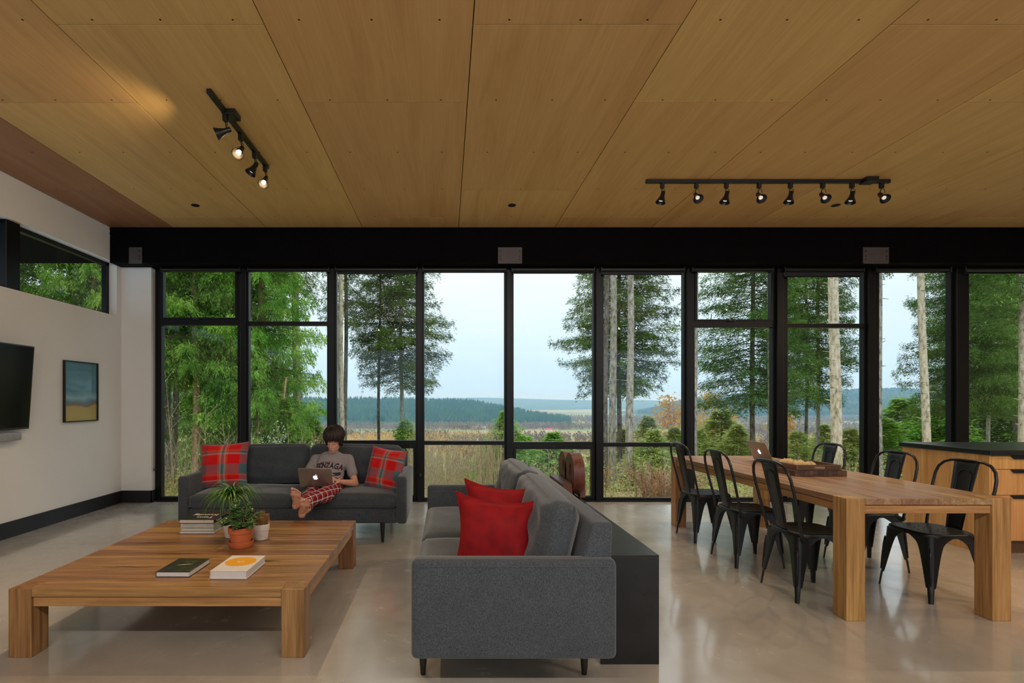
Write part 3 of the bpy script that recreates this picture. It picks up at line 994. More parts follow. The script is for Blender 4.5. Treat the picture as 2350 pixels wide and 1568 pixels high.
def crown_mesh(name, *args, **kw):
    Q, axes = crown_arrays(*args, **kw)
    droop, lift = args[6], args[7]
    n = len(Q)
    me = np_mesh(name, Q.reshape(-1, 3), np.arange(n * 4).reshape(n, 4))
    mb = MB()
    for (a, L, el, z) in axes:
        pth = []
        for s in (0, .35, .7, .97):
            h = s * L
            pth.append((math.cos(a) * h, math.sin(a) * h, z + L * (el * s - droop * s * s + lift * s ** 3)))
        r = .008 + .008 * L
        mb.tube(pth, [r, r * .75, r * .5, r * .2], 4, cap=False)
    return me, mb.mesh(name + '_limbs')

def profile(base, mid, top):
    return lambda t: np.interp(t, [0, .25, 1], [base, mid, top])
CR = {}
# broad dark fir, thinner dark fir, hemlock with loose sprays, two cedars with hanging sprays, young firs
CR['fir_a'] = crown_mesh('crown_fir_a', 21, 180, 0, 9.5, profile(1.7, 2.2, 1.0), lambda t: -.12 + .3 * t, .14, .08, .07, .60, 17, .12, .0125, .4, bush=.8)
CR['fir_b'] = crown_mesh('crown_fir_b', 22, 145, 0, 9.5, profile(1.3, 1.75, .8), lambda t: -.15 + .3 * t, .14, .08, .072, .53, 17, .12, .0125, .4, bush=.8)
CR['fir_c'] = crown_mesh('crown_fir_c', 23, 75, 0, 9, profile(.9, 1.5, .8), lambda t: -.1 + .25 * t, .2, .10, .075, .53, 17, .12, .0125, .5, bush=.8)
CR['cedar_a'] = crown_mesh('crown_cedar_a', 31, 170, 0, 10, profile(2.1, 2.3, 1.3), lambda t: .05 + .1 * t, .42, .26, .07, .6, 17, .13, .013, .95, bush=.6)
CR['cedar_b'] = crown_mesh('crown_cedar_b', 32, 130, 0, 10, profile(1.7, 2.0, 1.2), lambda t: .0 + .1 * t, .40, .22, .075, .6, 17, .13, .013, .9, bush=.6)
CR['young_a'] = crown_mesh('crown_young_a', 41, 110, 0, 3.0, profile(1.0, .78, .04), lambda t: .0 + .45 * t, .06, .06, .06, .40, 9, .11, .015, .2, bush=.35)
CR['young_b'] = crown_mesh('crown_young_b', 42, 70, 0, 3.0, profile(.9, .7, .04), lambda t: .05 + .45 * t, .05, .06, .065, .38, 9, .12, .016, .2, bush=.35)

TREES = []
def tree(name, label, base, top_dx=0, h=14, r=.1, bk='bark_grey', crown=None, cmat='fir', cz=0, cs=(1, 1, 1), crot=0, group=None, taper=.55, wob=.04, stubs=0):
    """trunk from base (x,y) up; crown starts at world height cz"""
    x, y = base
    z0 = ground_z(x, y) - .15
    t = empty(name, (x, y, z0), 0, label, 'tree', group)
    rs = random.Random(int(abs(x * 91 + y * 13) * 10))
    pth = []; rad = []
    p1, p2 = rs.uniform(0, 6), rs.uniform(0, 6)
    for k in range(15):
        q = k / 14
        pth.append((top_dx * q + wob * math.sin(q * 9 + p1), wob * math.cos(q * 7 + p2), h * q))
        rad.append(r * (1 - taper * q) * (1.25 if k == 0 else 1))
    mb = MB().tube(pth, rad, 10, cap=False)
    for k in range(stubs):
        q = rs.uniform(.05, .95); i = int(q * 14); a = rs.uniform(0, 6.28)
        c = Vector(pth[i]).lerp(Vector(pth[min(i + 1, 14)]), q * 14 - i); rr = r * (1 - taper * q)
        mb.tube([c + Vector((math.cos(a), math.sin(a), 0)) * rr * .8, c + Vector((math.cos(a) * (rr + .05 + rs.random() * .16), math.sin(a) * (rr + .1), rs.uniform(-.02, .06)))], [.011, .006], 4, cap=False)
    mb.build('trunk', MT[bk], t, smooth=True)
    if crown:
        me, limbs = CR[crown]
        q = (cz - z0) / h
        for nm, ms, mt_ in (('foliage', me, cmat), ('branches', limbs, 'bark_dark')):
            if not len(ms.materials): ms.materials.append(MT[mt_])
            ob = bpy.data.objects.new(nm, ms); col.objects.link(ob); ob.parent = t
            ob.material_slots[0].link = 'OBJECT'; ob.material_slots[0].material = MT[mt_]
            ob.location = (top_dx * max(0, q), 0, cz - z0); ob.scale = cs; ob.rotation_euler = (0, 0, crot)
    TREES.append(t)
    return t
def bx(px, Y): return (px - 1024) * Y / FPX

# --- bare-trunked firs seen through the windows (label says which)
T = tree
G = 'tall conifers outside the windows'
T('fir_tree', 'grey straight trunk standing clear of the cedar in the second window', (bx(681, 15), 15), bx(678, 15) - bx(681, 15), 14, .13, 'bark_grey', 'fir_c', 'fir', 4.6, (.75, .75, .8), 1.0, G, stubs=30)
T('fir_tree', 'pale lichen-spotted trunk at the left edge of the third window', (bx(785, 17), 17), -.05, 15, .10, 'bark_pale', None, group=G, stubs=40)
T('fir_tree', 'darker slim trunk close beside the pale one in the third window', (bx(794, 19), 19), -.08, 15, .085, 'bark_dark', 'fir_c', 'fir', 4.0, (.8, .8, .8), .4, G)
T('fir_tree', 'thin dark fir with open crown above the seated person', (bx(871, 21), 21), 0, 15, .065, 'bark_dark', 'fir_c', 'fir', 2.6, (1.0, 1.0, .8), 2.2, G)
T('fir_tree', 'dense dark fir behind the third and fourth window post', (bx(921, 20), 20), 0, 15, .085, 'bark_grey', 'fir_b', 'fir', 1.9, (1.12, 1.12, .8), .3, G, stubs=20)
T('fir_tree', 'darkest trunk of the cluster hidden half by the sixth window post', (bx(1391, 15), 15), 0, 14, .085, 'bark_dark', None, group=G, stubs=20)
T('fir_tree', 'pale thick trunk in the middle of the three-trunk cluster', (bx(1407, 15.5), 15.5), -.05, 14, .115, 'bark_grey', None, group=G, stubs=50)
T('fir_tree', 'leaning pale trunk on the right of the three-trunk cluster', (bx(1448, 15), 15), -.10, 14, .11, 'bark_grey', None, group=G, stubs=50, wob=.06)
T('fir_tree', 'broad full-crowned fir behind the three-trunk cluster', (bx(1421, 19), 19), 0, 15, .09, 'bark_dark', 'fir_a', 'fir', 1.75, (1.02, 1.02, .8), 2.0, G)
T('fir_tree', 'slender grey trunk at the left edge of the seventh window', (bx(1595, 16), 16), .03, 14, .08, 'bark_grey', None, group=G, stubs=40)
T('fir_tree', 'full dark fir filling the seventh window above the laptop', (bx(1728, 18), 18), -.05, 15, .085, 'bark_dark', 'fir_b', 'fir', 1.15, (1.15, 1.15, .85), 4.0, G)
T('fir_tree', 'thin grey trunk beside the post left of the open laptop', (bx(1764, 17), 17), .04, 14, .06, 'bark_grey', None, group=G, stubs=20)
T('fir_tree', 'thin dark fir at the left of the eighth window', (bx(1849, 20), 20), .02, 15, .06, 'bark_dark', 'fir_b', 'fir', 1.3, (.9, .9, .85), 1.2, G, stubs=20)
T('fir_tree', 'slim trunk just left of the thick pale one in the eighth window', (bx(1877, 21), 21), .02, 15, .075, 'bark_grey', 'fir_c', 'fir', 2.4, (1.1, 1.1, .8), 5.2, G, stubs=20)
T('fir_tree', 'thick pale trunk in the eighth window behind the far dining chair', (bx(1916, 13), 13), .03, 13, .128, 'bark_pale', None, group=G, stubs=60, taper=.3)
T('fir_tree', 'slender bent trunk at the left edge of the ninth window', (bx(2021, 15), 15), -.12, 14, .07, 'bark_grey', 'fir_c', 'fir', 5.2, (.9, .9, .8), .8, G, stubs=40)
T('fir_tree', 'pale trunk in the ninth window rising behind the kitchen island', (bx(2124, 14), 14), -.14, 14, .10, 'bark_pale', None, group=G, stubs=50)
T('fir_tree', 'dark fir with fronds reaching past the wide post by the island', (bx(2215, 18), 18), 0, 15, .09, 'bark_dark', 'fir_a', 'fir', 1.0, (.85, .85, .85), 3.1, G)
T('fir_tree', 'slim grey trunk among the firs behind the island', (bx(2272, 19), 19), 0, 15, .06, 'bark_grey', 'fir_c', 'fir_bright', 1.2, (1.3, 1.3, .9), 1.4, G)
T('fir_tree', 'thick pale trunk at the right edge of the picture', (bx(2347, 14), 14), -.04, 14, .12, 'bark_pale', 'fir_c', 'fir', 3.4, (1.1, 1.1, .9), 2.4, G, stubs=40)
T('fir_tree', 'dark fir behind the pale trunk at the right edge', (bx(2330, 22), 22), 0, 15, .1, 'bark_dark', 'fir_a', 'fir', 1.2, (1.0, 1.0, .85), 5.0, G)
# --- cedars on the left
C = 'cedars outside the left windows'
T('cedar_tree', 'brown-trunked cedar with hanging sprays in the leftmost window', (bx(446, 13.5), 13.5), .1, 13, .115, 'bark_brown', 'cedar_a', 'cedar', 1.9, (.8, .8, .85), .7, C)
T('cedar_tree', 'bright green cedar filling the left half of the second window', (bx(596, 14), 14), .1, 13, .12, 'bark_brown', 'cedar_a', 'cedar', -.9, (.78, .78, .9), 2.6, C)
T('cedar_tree', 'tall cedar behind the post between the two left windows', (bx(535, 18), 18), 0, 14, .13, 'bark_dark', 'cedar_b', 'cedar', -.4, (1.1, 1.1, .95), 4.1, C)
T('cedar_tree', 'cedar with grey twin trunk at the left edge of the leftmost window', (bx(386, 15), 15), 0, 14, .13, 'bark_grey', 'cedar_b', 'cedar', 2.4, (1.0, 1.0, .9), 1.0, C)
T('cedar_tree', 'slim grey trunk next to the leftmost window frame', (bx(402, 16), 16), .1, 14, .10, 'bark_grey', None, group=C)
T('cedar_tree', 'dark cedar deep behind the brown trunk', (bx(480, 22), 22), 0, 15, .14, 'bark_dark', 'cedar_b', 'fir_bright', -1.5, (1.3, 1.3, 1.0), 5.5, C)
T('cedar_tree', 'low cedar boughs behind the sofa back near the seated person', (bx(655, 13), 13), 0, 3.0, .05, 'bark_brown', 'young_a', 'cedar', -.9, (.85, .85, .75), 2.0, C)
T('cedar_tree', 'bright cedar in the right half of the high side window', (bx(215, 13.0), 13.0), .1, 13, .12, 'bark_brown', 'cedar_a', 'cedar', .6, (.75, .75, .9), 3.7, C)
T('hemlock_tree', 'loose hemlock with sky gaps in the left half of the high side window', (bx(95, 13.5), 13.5), .1, 13, .08, 'bark_grey', 'fir_c', 'fir', 1.8, (1.5, 1.5, .8), .2, C)
T('hemlock_tree', 'far hemlock behind the post of the high side window', (bx(10, 15), 15), .1, 13, .1, 'bark_grey', 'fir_b', 'fir', 1.2, (1.1, 1.1, .8), .9, C)
# --- young firs on the slope
Yg_ = 'young firs on the slope'
for (px, top, Y, w_, ck, cm, rot, lab) in (
        (1160, 945, 17, 95, 'young_a', 'fir_bright', .3, 'young green fir standing behind the fifth window post'),
        (1487, 956, 20, 90, 'young_b', 'fir_light', 1.3, 'pointed young fir right of the leaning trunk'),
        (1548, 982, 19, 80, 'young_a', 'fir_light', 2.0, 'shorter young fir behind the first dining chair'),
        (1430, 985, 23, 100, 'young_a', 'fir_light', 2.7, 'young fir behind the three-trunk cluster'),
        (1655, 944, 22, 130, 'young_a', 'fir_light', .9, 'large pale young fir left of the open laptop'),
        (1690, 975, 20, 90, 'young_b', 'fir_light', 3.0, 'pale young fir directly behind the laptop lid'),
        (1605, 985, 18, 80, 'young_b', 'fir_light', 4.0, 'young fir behind the second dining chair on the left'),
        (1830, 990, 19, 90, 'young_b', 'fir_light', 5.0, 'young fir at the foot of the eighth window'),
        (1890, 975, 22, 80, 'young_a', 'fir_light', 1.9, 'young fir just left of the thick pale trunk'),
        (1952, 985, 19, 90, 'young_a', 'fir_light', 2.9, 'young fir right of the thick pale trunk'),
        (2075, 915, 24, 160, 'young_a', 'fir_bright', .2, 'big bright green fir rising left of the island'),
        (2030, 960, 21, 110, 'young_b', 'fir_bright', 1.2, 'bright young fir at the left of the ninth window'),
        (2150, 925, 22, 130, 'young_a', 'fir_bright', 2.2, 'bright fir behind the island and the wide post'),
        (2235, 915, 24, 150, 'young_b', 'fir_bright', 3.3, 'bright fir left of the slim trunk behind the island'),
        (2320, 900, 23, 150, 'young_a', 'fir_bright', 4.4, 'bright fir at the far right behind the island'),
        (930, 965, 19, 90, 'young_b', 'fir_bright', 5.4, 'small dark fir behind the right end of the far sofa'),
        (1205, 1000, 22, 110, 'young_b', 'fir_bright', .7, 'low fir behind the wooden sculpture'),
        (1270, 1020, 16, 100, 'young_a', 'fir_bright', 1.7, 'low spreading fir filling the pane behind the sculpture'),
        (720, 960, 20, 90, 'young_b', 'cedar', 1.1, 'pale green young conifer at the right edge of the second window'),
        (1500, 1035, 15, 90, 'young_a', 'fir_light', 3.6, 'low pale fir under the pointed young fir')):
    tp = at(px, top, Y)
    zb = ground_z(0, Y)
    Hh = max(1.8, (tp.z - zb) * 1.06)
    sc = w_ / 2 * 2.1 * Y / FPX / .95
    T('young_fir', lab, (tp.x, Y), 0, Hh * .97, .035, 'bark_dark', ck, cm, zb + .1, (sc, sc, (Hh - .1) / 3.25), rot, Yg_, taper=.9, wob=.01)

# --- saplings with few leaves
def sapling(name, label, base, h, n_br, leaf_mat, n_leaf, seed, spread=.5, r=.012, group='leafy saplings on the slope', lsz=.05):
    x, y = base; z0 = ground_z(x, y) - .05
    rs = random.Random(seed); rn = np.random.default_rng(seed)
    t = empty(name, (x, y, z0), 0, label, 'sapling', group)
    mb = MB(); tips = []
    lean = rs.uniform(-.08, .08)
    main = [(lean * h * q * q, 0, h * q) for q in (0, .25, .5, .75, 1)]
    mb.tube(main, [r, r * .8, r * .6, r * .4, r * .15], 5, cap=False)
    for k in range(n_br):
        q = rs.uniform(.2, .95); a = rs.uniform(0, 6.28); L = spread * h * (1.1 - q) * rs.uniform(.5, 1.2) + .15
        b = Vector((lean * h * q * q, 0, h * q)); d = Vector((math.cos(a), math.sin(a) * .6, rs.uniform(.4, 1.1))).normalized()
        pts_ = [b, b + d * L * .5, b + d * L + Vector((math.cos(a), 0, .1)) * L * .1]
        mb.tube(pts_, [r * .45, r * .3, r * .1], 4, cap=False); tips += [pts_[1], pts_[2]]
    mb.build('stems', MT['twig'], t, smooth=True)
    if n_leaf:
        P = np.array([tuple(rs.choice(tips)) for _ in range(n_leaf)]) + rn.normal(0, .09 * max(1, h / 3), (n_leaf, 3))
        d = rn.normal(0, 1, (n_leaf, 3)); d /= np.linalg.norm(d, axis=1, keepdims=True)
        n2 = np.cross(d, rn.normal(0, 1, (n_leaf, 3))); n2 /= np.linalg.norm(n2, axis=1, keepdims=True)
        ln = rn.uniform(.6, 1.3, (n_leaf, 1)) * lsz
        Q = np.stack([P, P + d * ln * .5 + n2 * ln * .35, P + d * ln, P + d * ln * .5 - n2 * ln * .35], 1)
        link_mesh('leaves', np_mesh('leaves', Q.reshape(-1, 3), np.arange(n_leaf * 4).reshape(-1, 4)), MT[leaf_mat], t)
    return t
sap = [
    (395, 1120, 10.5, 2.6, 10, 'yellowgreen', 60, 'thin bare sapling against the leftmost window frame'),
    (470, 1130, 11.0, 2.4, 9, 'yellowgreen', 50, 'bare branching sapling in front of the brown cedar trunk'),
    (520, 1140, 11.5, 1.8, 8, 'yellowgreen', 40, 'small bare sapling left of the first window post'),
    (620, 1130, 10.2, 1.3, 14, 'pale_leaf', 520, 'pale-leaved shrub behind the far sofa back'),
    (1060, 1120, 40, 5.2, 30, 'autumn', 900, 'yellow autumn tree right of the fourth window post'),
    (1000, 1110, 45, 4.6, 30, 'autumn', 600, 'orange-leaved tree at the left of the fourth window'),
    (1110, 1090, 60, 6.0, 30, 'yellowgreen', 700, 'dull yellow tree left of the young fir'),
    (1365, 1120, 42, 5.6, 34, 'autumn', 1100, 'bright golden tree at the right of the fifth window'),
    (1300, 1090, 55, 6.0, 30, 'yellowgreen', 900, 'yellow-green tree above the wooden sculpture'),
    (1545, 1100, 30, 6.6, 40, 'autumn', 900, 'tall golden tree behind the pointed young fir'),
    (1612, 1100, 28, 6.2, 40, 'autumn', 1000, 'orange-gold tree in the seventh window'),
    (1795, 1110, 26, 4.4, 26, 'autumn', 500, 'small golden tree at the left of the eighth window'),
    (1960, 1080, 36, 6.4, 30, 'autumn', 500, 'pale gold tree right of the thick pale trunk'),
    (960, 1080, 34, 5.6, 30, 'autumn', 800, 'golden tree behind the dark fir by the fourth window post'),
    (1262, 1135, 10.8, 1.15, 12, 'yellowgreen', 170, 'knee-high yellow-leaved shrub left of the sculpture'),
    (1352, 1135, 10.2, 1.1, 12, 'yellowgreen', 120, 'yellow-leaved sprig at the right of the fifth window'),
    (1390, 1140, 9.8, .7, 12, 'autumn', 150, 'low orange-leaved shrub beside the sixth window post'),
    (1460, 1140, 9.9, .6, 12, 'brown_leaf', 120, 'low rust-leaved shrub below the leaning trunk'),
    (380, 1130, 9.6, .8, 8, 'brown_leaf', 14, 'twig with rust-brown leaves at the leftmost window foot'),
]
for k, (px, py, Y, h, nb, lm, nl, lab) in enumerate(sap):
    p = at(px, py, Y)
    sapling('sapling', lab, (p.x, Y), h, nb, lm, nl * (2 if Y > 20 else 1), 100 + k, r=.012 if Y < 20 else .04, lsz=.036 if Y < 12 else (.1 if Y < 20 else .13), spread=.4)

# --- thickets, ground growth and brush: uncountable
def thicket(name, label, cat, rx, ry, n, h0, h1, mat, seed, r=.006, bend=.12, twigs=3):
    rs = random.Random(seed); mb = MB()
    for k in range(n):
        y = rs.uniform(*ry); px = rs.uniform(*rx); x = bx(px, y); z = ground_z(x, y) - .05
        h = rs.uniform(h0, h1); dx, dy = rs.uniform(-bend, bend) * h, rs.uniform(-bend, bend) * h
        rr = r * rs.uniform(.6, 1.4)
        mb.tube([(x, y, z), (x + dx * .3, y + dy * .3, z + h * .5), (x + dx, y + dy, z + h)], [rr, rr * .7, rr * .25], 3, cap=False)
        for q in range(twigs):
            s = rs.uniform(.35, .9); a = rs.uniform(0, 6.28); L = h * rs.uniform(.1, .3)
            b = Vector((x + dx * s * s, y + dy * s * s, z + h * s))
            mb.tube([b, b + Vector((math.cos(a) * .5, math.sin(a) * .5, .8)) * L], [rr * .5, rr * .2], 3, cap=False)
    o = mb.build(name, MT[mat]); props(o, label, cat, kind='stuff'); return o
thicket('bare_thicket', 'dense tan thicket of bare stems behind the near sofa', 'thicket', (940, 1180), (11, 24), 1000, .8, 1.9, 'stem_tan', 7)
thicket('bare_thicket', 'tan stems and dry stalks below the trunks and dining chairs', 'thicket', (1180, 2000), (10, 22), 900, .4, 1.1, 'stem_tan', 8)
thicket('bare_thicket', 'fine bare undergrowth stems at the foot of the cedars', 'thicket', (330, 780), (9.5, 16), 330, .5, 1.7, 'stem_tan', 9, bend=.3)
thicket('brush_pile', 'tangled pile of cut twigs and branches under the sixth window', 'brush pile', (1478, 1580), (9.4, 10.6), 330, .25, .75, 'bark_brown', 10, r=.008, bend=1.1, twigs=1)
def ground_leaves(name, label, rx, ry, n, zr, mat, seed, sz=.07):
    rn = np.random.default_rng(seed)
    y = rn.uniform(*ry, n); x = (rn.uniform(*rx, n) - 1024) * y / FPX
    z = np.interp(y, GY, GZ) + rn.uniform(*zr, n) * rn.random(n)
    P = np.stack([x, y, z], 1)
    d = rn.normal(0, 1, (n, 3)); d /= np.linalg.norm(d, axis=1, keepdims=True)
    n2 = np.cross(d, rn.normal(0, 1, (n, 3))); n2 /= np.linalg.norm(n2, axis=1, keepdims=True)
    ln = rn.uniform(.5, 1.4, (n, 1)) * sz
    Q = np.stack([P, P + d * ln * .5 + n2 * ln * .3, P + d * ln, P + d * ln * .5 - n2 * ln * .3], 1)
    o = link_mesh(name, np_mesh(name, Q.reshape(-1, 3), np.arange(n * 4).reshape(-1, 4)), MT[mat]); props(o, label, 'undergrowth', kind='stuff')
ground_leaves('undergrowth', 'low yellow-green undergrowth on the bank outside the windows', (300, 2500), (8.6, 22), 14000, (0, .45), 'scrub', 3, .05)
ground_leaves('undergrowth', 'green fern and conifer litter under the cedars on the left', (250, 800), (9, 20), 12000, (0, .6), 'scrub', 4, .055)
ground_leaves('undergrowth', 'scrubby pale green growth on the slope below the right windows', (1180, 2500), (12, 30), 36000, (0, .9), 'fir_light', 5, .055)
ground_leaves('undergrowth', 'dry tan and gold scrub on the slope behind the thicket', (780, 1560), (22, 70), 24000, (0, 3.4), 'stem_leaf', 6, .13)
ground_leaves('undergrowth', 'mixed brown and green scrub lower on the hillside', (700, 2300), (30, 110), 12000, (0, 5), 'far_bare', 7, .7)
# ================================================================== tables
def low_board_table(name, label, X0, X1, Y0, Y1, H, leg, ts, ap, nrow, along, mats, group=None):
    """solid-wood table, boards between and behind the corner legs, apron under them"""
    t = empty(name, ((X0 + X1) / 2, (Y0 + Y1) / 2, 0), 0, label, 'table', group)
    a, b = (X1 - X0) / 2, (Y1 - Y0) / 2
    mt_top, mt_leg, mt_apx, mt_apy = mats
    for sx in (-1, 1):
        for sy in (-1, 1):
            xa, xb = sorted((sx * a, sx * (a - leg))); ya, yb = sorted((sy * b, sy * (b - leg)))
            MB().rbox(xa, xb, ya, yb, 0, H + .001, .004, 2).build('leg', MT[mt_leg], t)
    g = .0006
    rs = random.Random(len(name))
    if along == 'x':
        inner = np.linspace(-b + leg, b - leg, nrow - 1)
        rows = [(-b, -b + leg)] + [(inner[i], inner[i + 1]) for i in range(nrow - 2)] + [(b - leg, b)]
        for i, (y0, y1) in enumerate(rows):
            e = leg if i in (0, nrow - 1) else 0
            dz = rs.uniform(-.0006, .0006)
            MB().rbox(-a + e + g, a - e - g, y0 + g, y1 - g, H - ts, H + dz, .0012, 2).build('board', MT[mt_top], t)
    else:
        inner = np.linspace(-a + leg, a - leg, nrow - 1)
        rows = [(-a, -a + leg)] + [(inner[i], inner[i + 1]) for i in range(nrow - 2)] + [(a - leg, a)]
        for i, (x0, x1) in enumerate(rows):
            e = leg if i in (0, nrow - 1) else 0
            dz = rs.uniform(-.0006, .0006)
            MB().rbox(x0 + g, x1 - g, -b + e + g, b - e - g, H - ts, H + dz, .0012, 2).build('board', MT[mt_top], t)
    ins = .012
    for s in (-1, 1):
        ya, yb = sorted((s * (b - ins), s * (b - ins - .03)))
        MB().rbox(-a + leg, a - leg, ya, yb, H - ts - ap, H - ts - .005, .003, 2).build('apron', MT[mt_apx], t)
        xa, xb = sorted((s * (a - ins), s * (a - ins - .03)))
        MB().rbox(xa, xb, -b + leg, b - leg, H - ts - ap, H - ts - .005, .003, 2).build('apron', MT[mt_apy], t)
    return t
coffee = low_board_table('coffee_table', 'low square oak coffee table of wide boards with block legs', -2.30, -.745, 2.745, 4.32, .36, .122, .040, .055, 13, 'x', ('oak_x', 'oak_z', 'oak_dx', 'oak_dy'))
# resin-filled cracks in the boards
mb = MB()
for (x, y, l) in ((.42, -.30, .16), (-.35, -.42, .35), (-.2, -.15, .28), (.3, .28, .3), (-.55, .1, .2), (.05, .45, .35)):
    P_ = [(x - l / 2 + l * k / 6, y + .006 * math.sin(k * 2.1 + x * 9), .3603) for k in range(7)]
    for k in range(6):
        w0, w1 = .0045 * math.sin(PI * k / 6) + .0005, .0045 * math.sin(PI * (k + 1) / 6) + .0005
        p, q = P_[k], P_[k + 1]
        mb.add([(p[0], p[1] - w0, .3608), (q[0], q[1] - w1, .3608), (q[0], q[1] + w1, .3608), (p[0], p[1] + w0, .3608)], [(0, 1, 2, 3)])
mb.build('crack_filler', MT['gap_dark'], coffee)
dining = low_board_table('dining_table', 'long oak dining table with chunky square legs and apron', 2.45, 3.46, 3.20, 5.70, .75, .115, .038, .055, 9, 'y', ('oak_y', 'oak_dz', 'oak_dx', 'oak_dy'))

# ================================================================== steel dining chairs
def make_chair(label):
    t = empty('dining_chair', (0, 0, 0), 0, label, 'chair', 'black steel dining chairs')
    K = MT['black_powder']
    # seat: pressed rounded square, slightly dished, rolled edge
    n = 40; rings = []
    def sq(r, k):
        a = 2 * PI * k / n; c, s = math.cos(a), math.sin(a); e = .55
        return (math.copysign(abs(c) ** e, c) * r * (1.0 + .03 * c), math.copysign(abs(s) ** e, s) * r * (1.0 + .05 * c))
    prof = [(.0, .448), (.06, .448), (.12, .449), (.165, .453), (.178, .455), (.186, .452), (.189, .444), (.188, .428), (.182, .428), (.17, .437), (.0, .437)]
    vv = []; ff = []
    for (r, z) in prof:
        for k in range(n):
            x, y = sq(max(r, .0005), k); vv.append((x, y, z))
    for i in range(len(prof) - 1):
        for k in range(n):
            k2 = (k + 1) % n
            ff.append((i * n + k, i * n + k2, (i + 1) * n + k2, (i + 1) * n + k))
    seat = MB().add(vv, ff).build('seat', K, t, angle=50)
    mb = MB()
    for (x, y) in [(0, 0), (.05, 0), (-.05, 0), (0, .05), (0, -.05), (.09, .0), (-.09, 0), (0, .09), (0, -.09), (.06, .06), (-.06, .06), (.06, -.06), (-.06, -.06), (.1, .1), (-.1, .1), (.1, -.1), (-.1, -.1)]:
        mb.lathe([(.0042, .4485), (.0042, .4502)], 8, c=(x, y))
    mb.build('seat_perforations', MT['gap_dark'], seat)
    # legs: folded sheet corners that flare into the apron arches
    zs = [0, .05, .098, .102, .14, .20, .26, .31, .345, .372, .393, .410, .424, .432]
    wl = [.020, .022, .026, .036, .043, .053, .064, .074, .083, .092, .108, .132, .158, .176]
    def leg(sx, sy):
        vv = []; ff = []
        prof_n = 0
        for z, w in zip(zs, wl):
            q = z / .432
            splay = (1 - q) ** 1.15
            cx = sx * (.176 + .026 * splay); cy = sy * (.176 + .032 * splay)
            rr = min(.022 + .012 * q, w * .8)
            out = []
            out.append((0, -w))
            for k in range(6):
                an = k / 5 * PI / 2
                out.append((-rr + rr * math.cos(an), -rr + rr * math.sin(an)) if False else None)
            out = [(0.0, -w), (0.0, -max(rr, w * .55))]
            for k in range(0, 6):
                an = k / 5 * PI / 2
                out.append((-rr + rr * math.cos(an), -rr + rr * math.sin(an)))
            out += [(-max(rr, w * .55), 0.0), (-w, 0.0)]
            th = .006
            inn = [(p[0] - th if abs(p[0]) < w * .999 else p[0], p[1] - th if abs(p[1]) < w * .999 else p[1]) for p in out]
            inn = [(max(-w, p[0]), max(-w, p[1])) for p in inn]
            ring = out + inn[::-1]
            prof_n = len(ring)
            for (dx, dy) in ring:
                vv.append((cx + sx * dx, cy + sy * dy, z))
        for i in range(len(zs) - 1):
            for k in range(prof_n):
                k2 = (k + 1) % prof_n
                f = (i * prof_n + k, i * prof_n + k2, (i + 1) * prof_n + k2, (i + 1) * prof_n + k)
                ff.append(f if sx * sy > 0 else f[::-1])
        f = tuple(range(prof_n)); ff.append(f[::-1] if sx * sy > 0 else f)
        f = tuple((len(zs) - 1) * prof_n + k for k in range(prof_n)); ff.append(f if sx * sy > 0 else f[::-1])
        o = MB().add(vv, ff).build('leg', K, t, angle=45)
        # pressed rib down the corner
        P_ = []
        for z in (.115, .20, .30, .36):
            splay = (1 - z / .432) ** 1.15
            P_.append((sx * (.176 + .026 * splay - .006), sy * (.176 + .032 * splay - .006), z))
        MB().tube(P_, [.004, .008, .009, .004], 8).build('rib', K, o, smooth=True)
    for sx in (-1, 1):
        for sy in (-1, 1): leg(sx, sy)
    # hoop back
    half = [(-.150, .190, .405), (-.158, .192, .45), (-.180, .200, .55), (-.204, .208, .65), (-.228, .213, .75), (-.243, .210, .82), (-.254, .194, .872), (-.262, .160, .907), (-.267, .112, .924), (-.269, .05, .930)]
    path = half + [(x, -y, z) for (x, y, z) in half[::-1]]
    MB().tube(path, .0098, 10).build('back_hoop', K, t, smooth=True)
    # splat with a pressed arch
    def sx_(z): return np.interp(z, [.43, .55, .65, .75, .82, .872, .907, .93], [-.168, -.188, -.209, -.231, -.246, -.257, -.264, -.268])
    vv = []; ff = []
    zz = np.linspace(.435, .925, 14)
    for z in zz:
        hw = np.interp(z, [.43, .93], [.056, .088])
        x = float(sx_(z))
        for k in range(7):
            u = -1 + 2 * k / 6
            vv.append((x + .006 * u * u, hw * u, z))
    nn = len(vv)
    for (x, y, z) in vv[:nn]: vv.append((x - .003, y, z))
    for i in range(13):
        for k in range(6):
            a = i * 7 + k
            ff.append((a, a + 1, a + 8, a + 7)); ff.append((nn + a, nn + a + 7, nn + a + 8, nn + a + 1))
    for i in range(13):
        a = i * 7; ff.append((a, a + 7, nn + a + 7, nn + a)); a += 6; ff.append((a, nn + a, nn + a + 7, a + 7))
    for k in range(6):
        ff.append((k, nn + k, nn + k + 1, k + 1)); a = 13 * 7 + k; ff.append((a, a + 1, nn + a + 1, nn + a))
    sp_ = MB().add(vv, ff).build('splat', K, t, smooth=True)
    for off in (.0035, -.0062):
        pth = []
        for z in np.linspace(.50, .82, 8): pth.append((float(sx_(z)) + off, .046, z))
        for k in range(1, 8):
            an = PI * k / 8; z = .82 + .045 * math.sin(an); pth.append((float(sx_(z)) + off, .046 * math.cos(an), z))
        for z in np.linspace(.82, .50, 8): pth.append((float(sx_(z)) + off, -.046, z))
        MB().tube(pth, .0028, 6).build('pressed_arch', K, sp_, smooth=True)
    for s in (-1, 1):
        MB().lathe([(.008, -.004), (.008, .006)], 10, Matrix.Translation((-.152, s * .203, .425)) @ Matrix.Rotation(PI / 2, 4, 'X')).build('bolt', MT['bolt'], t)
    return t
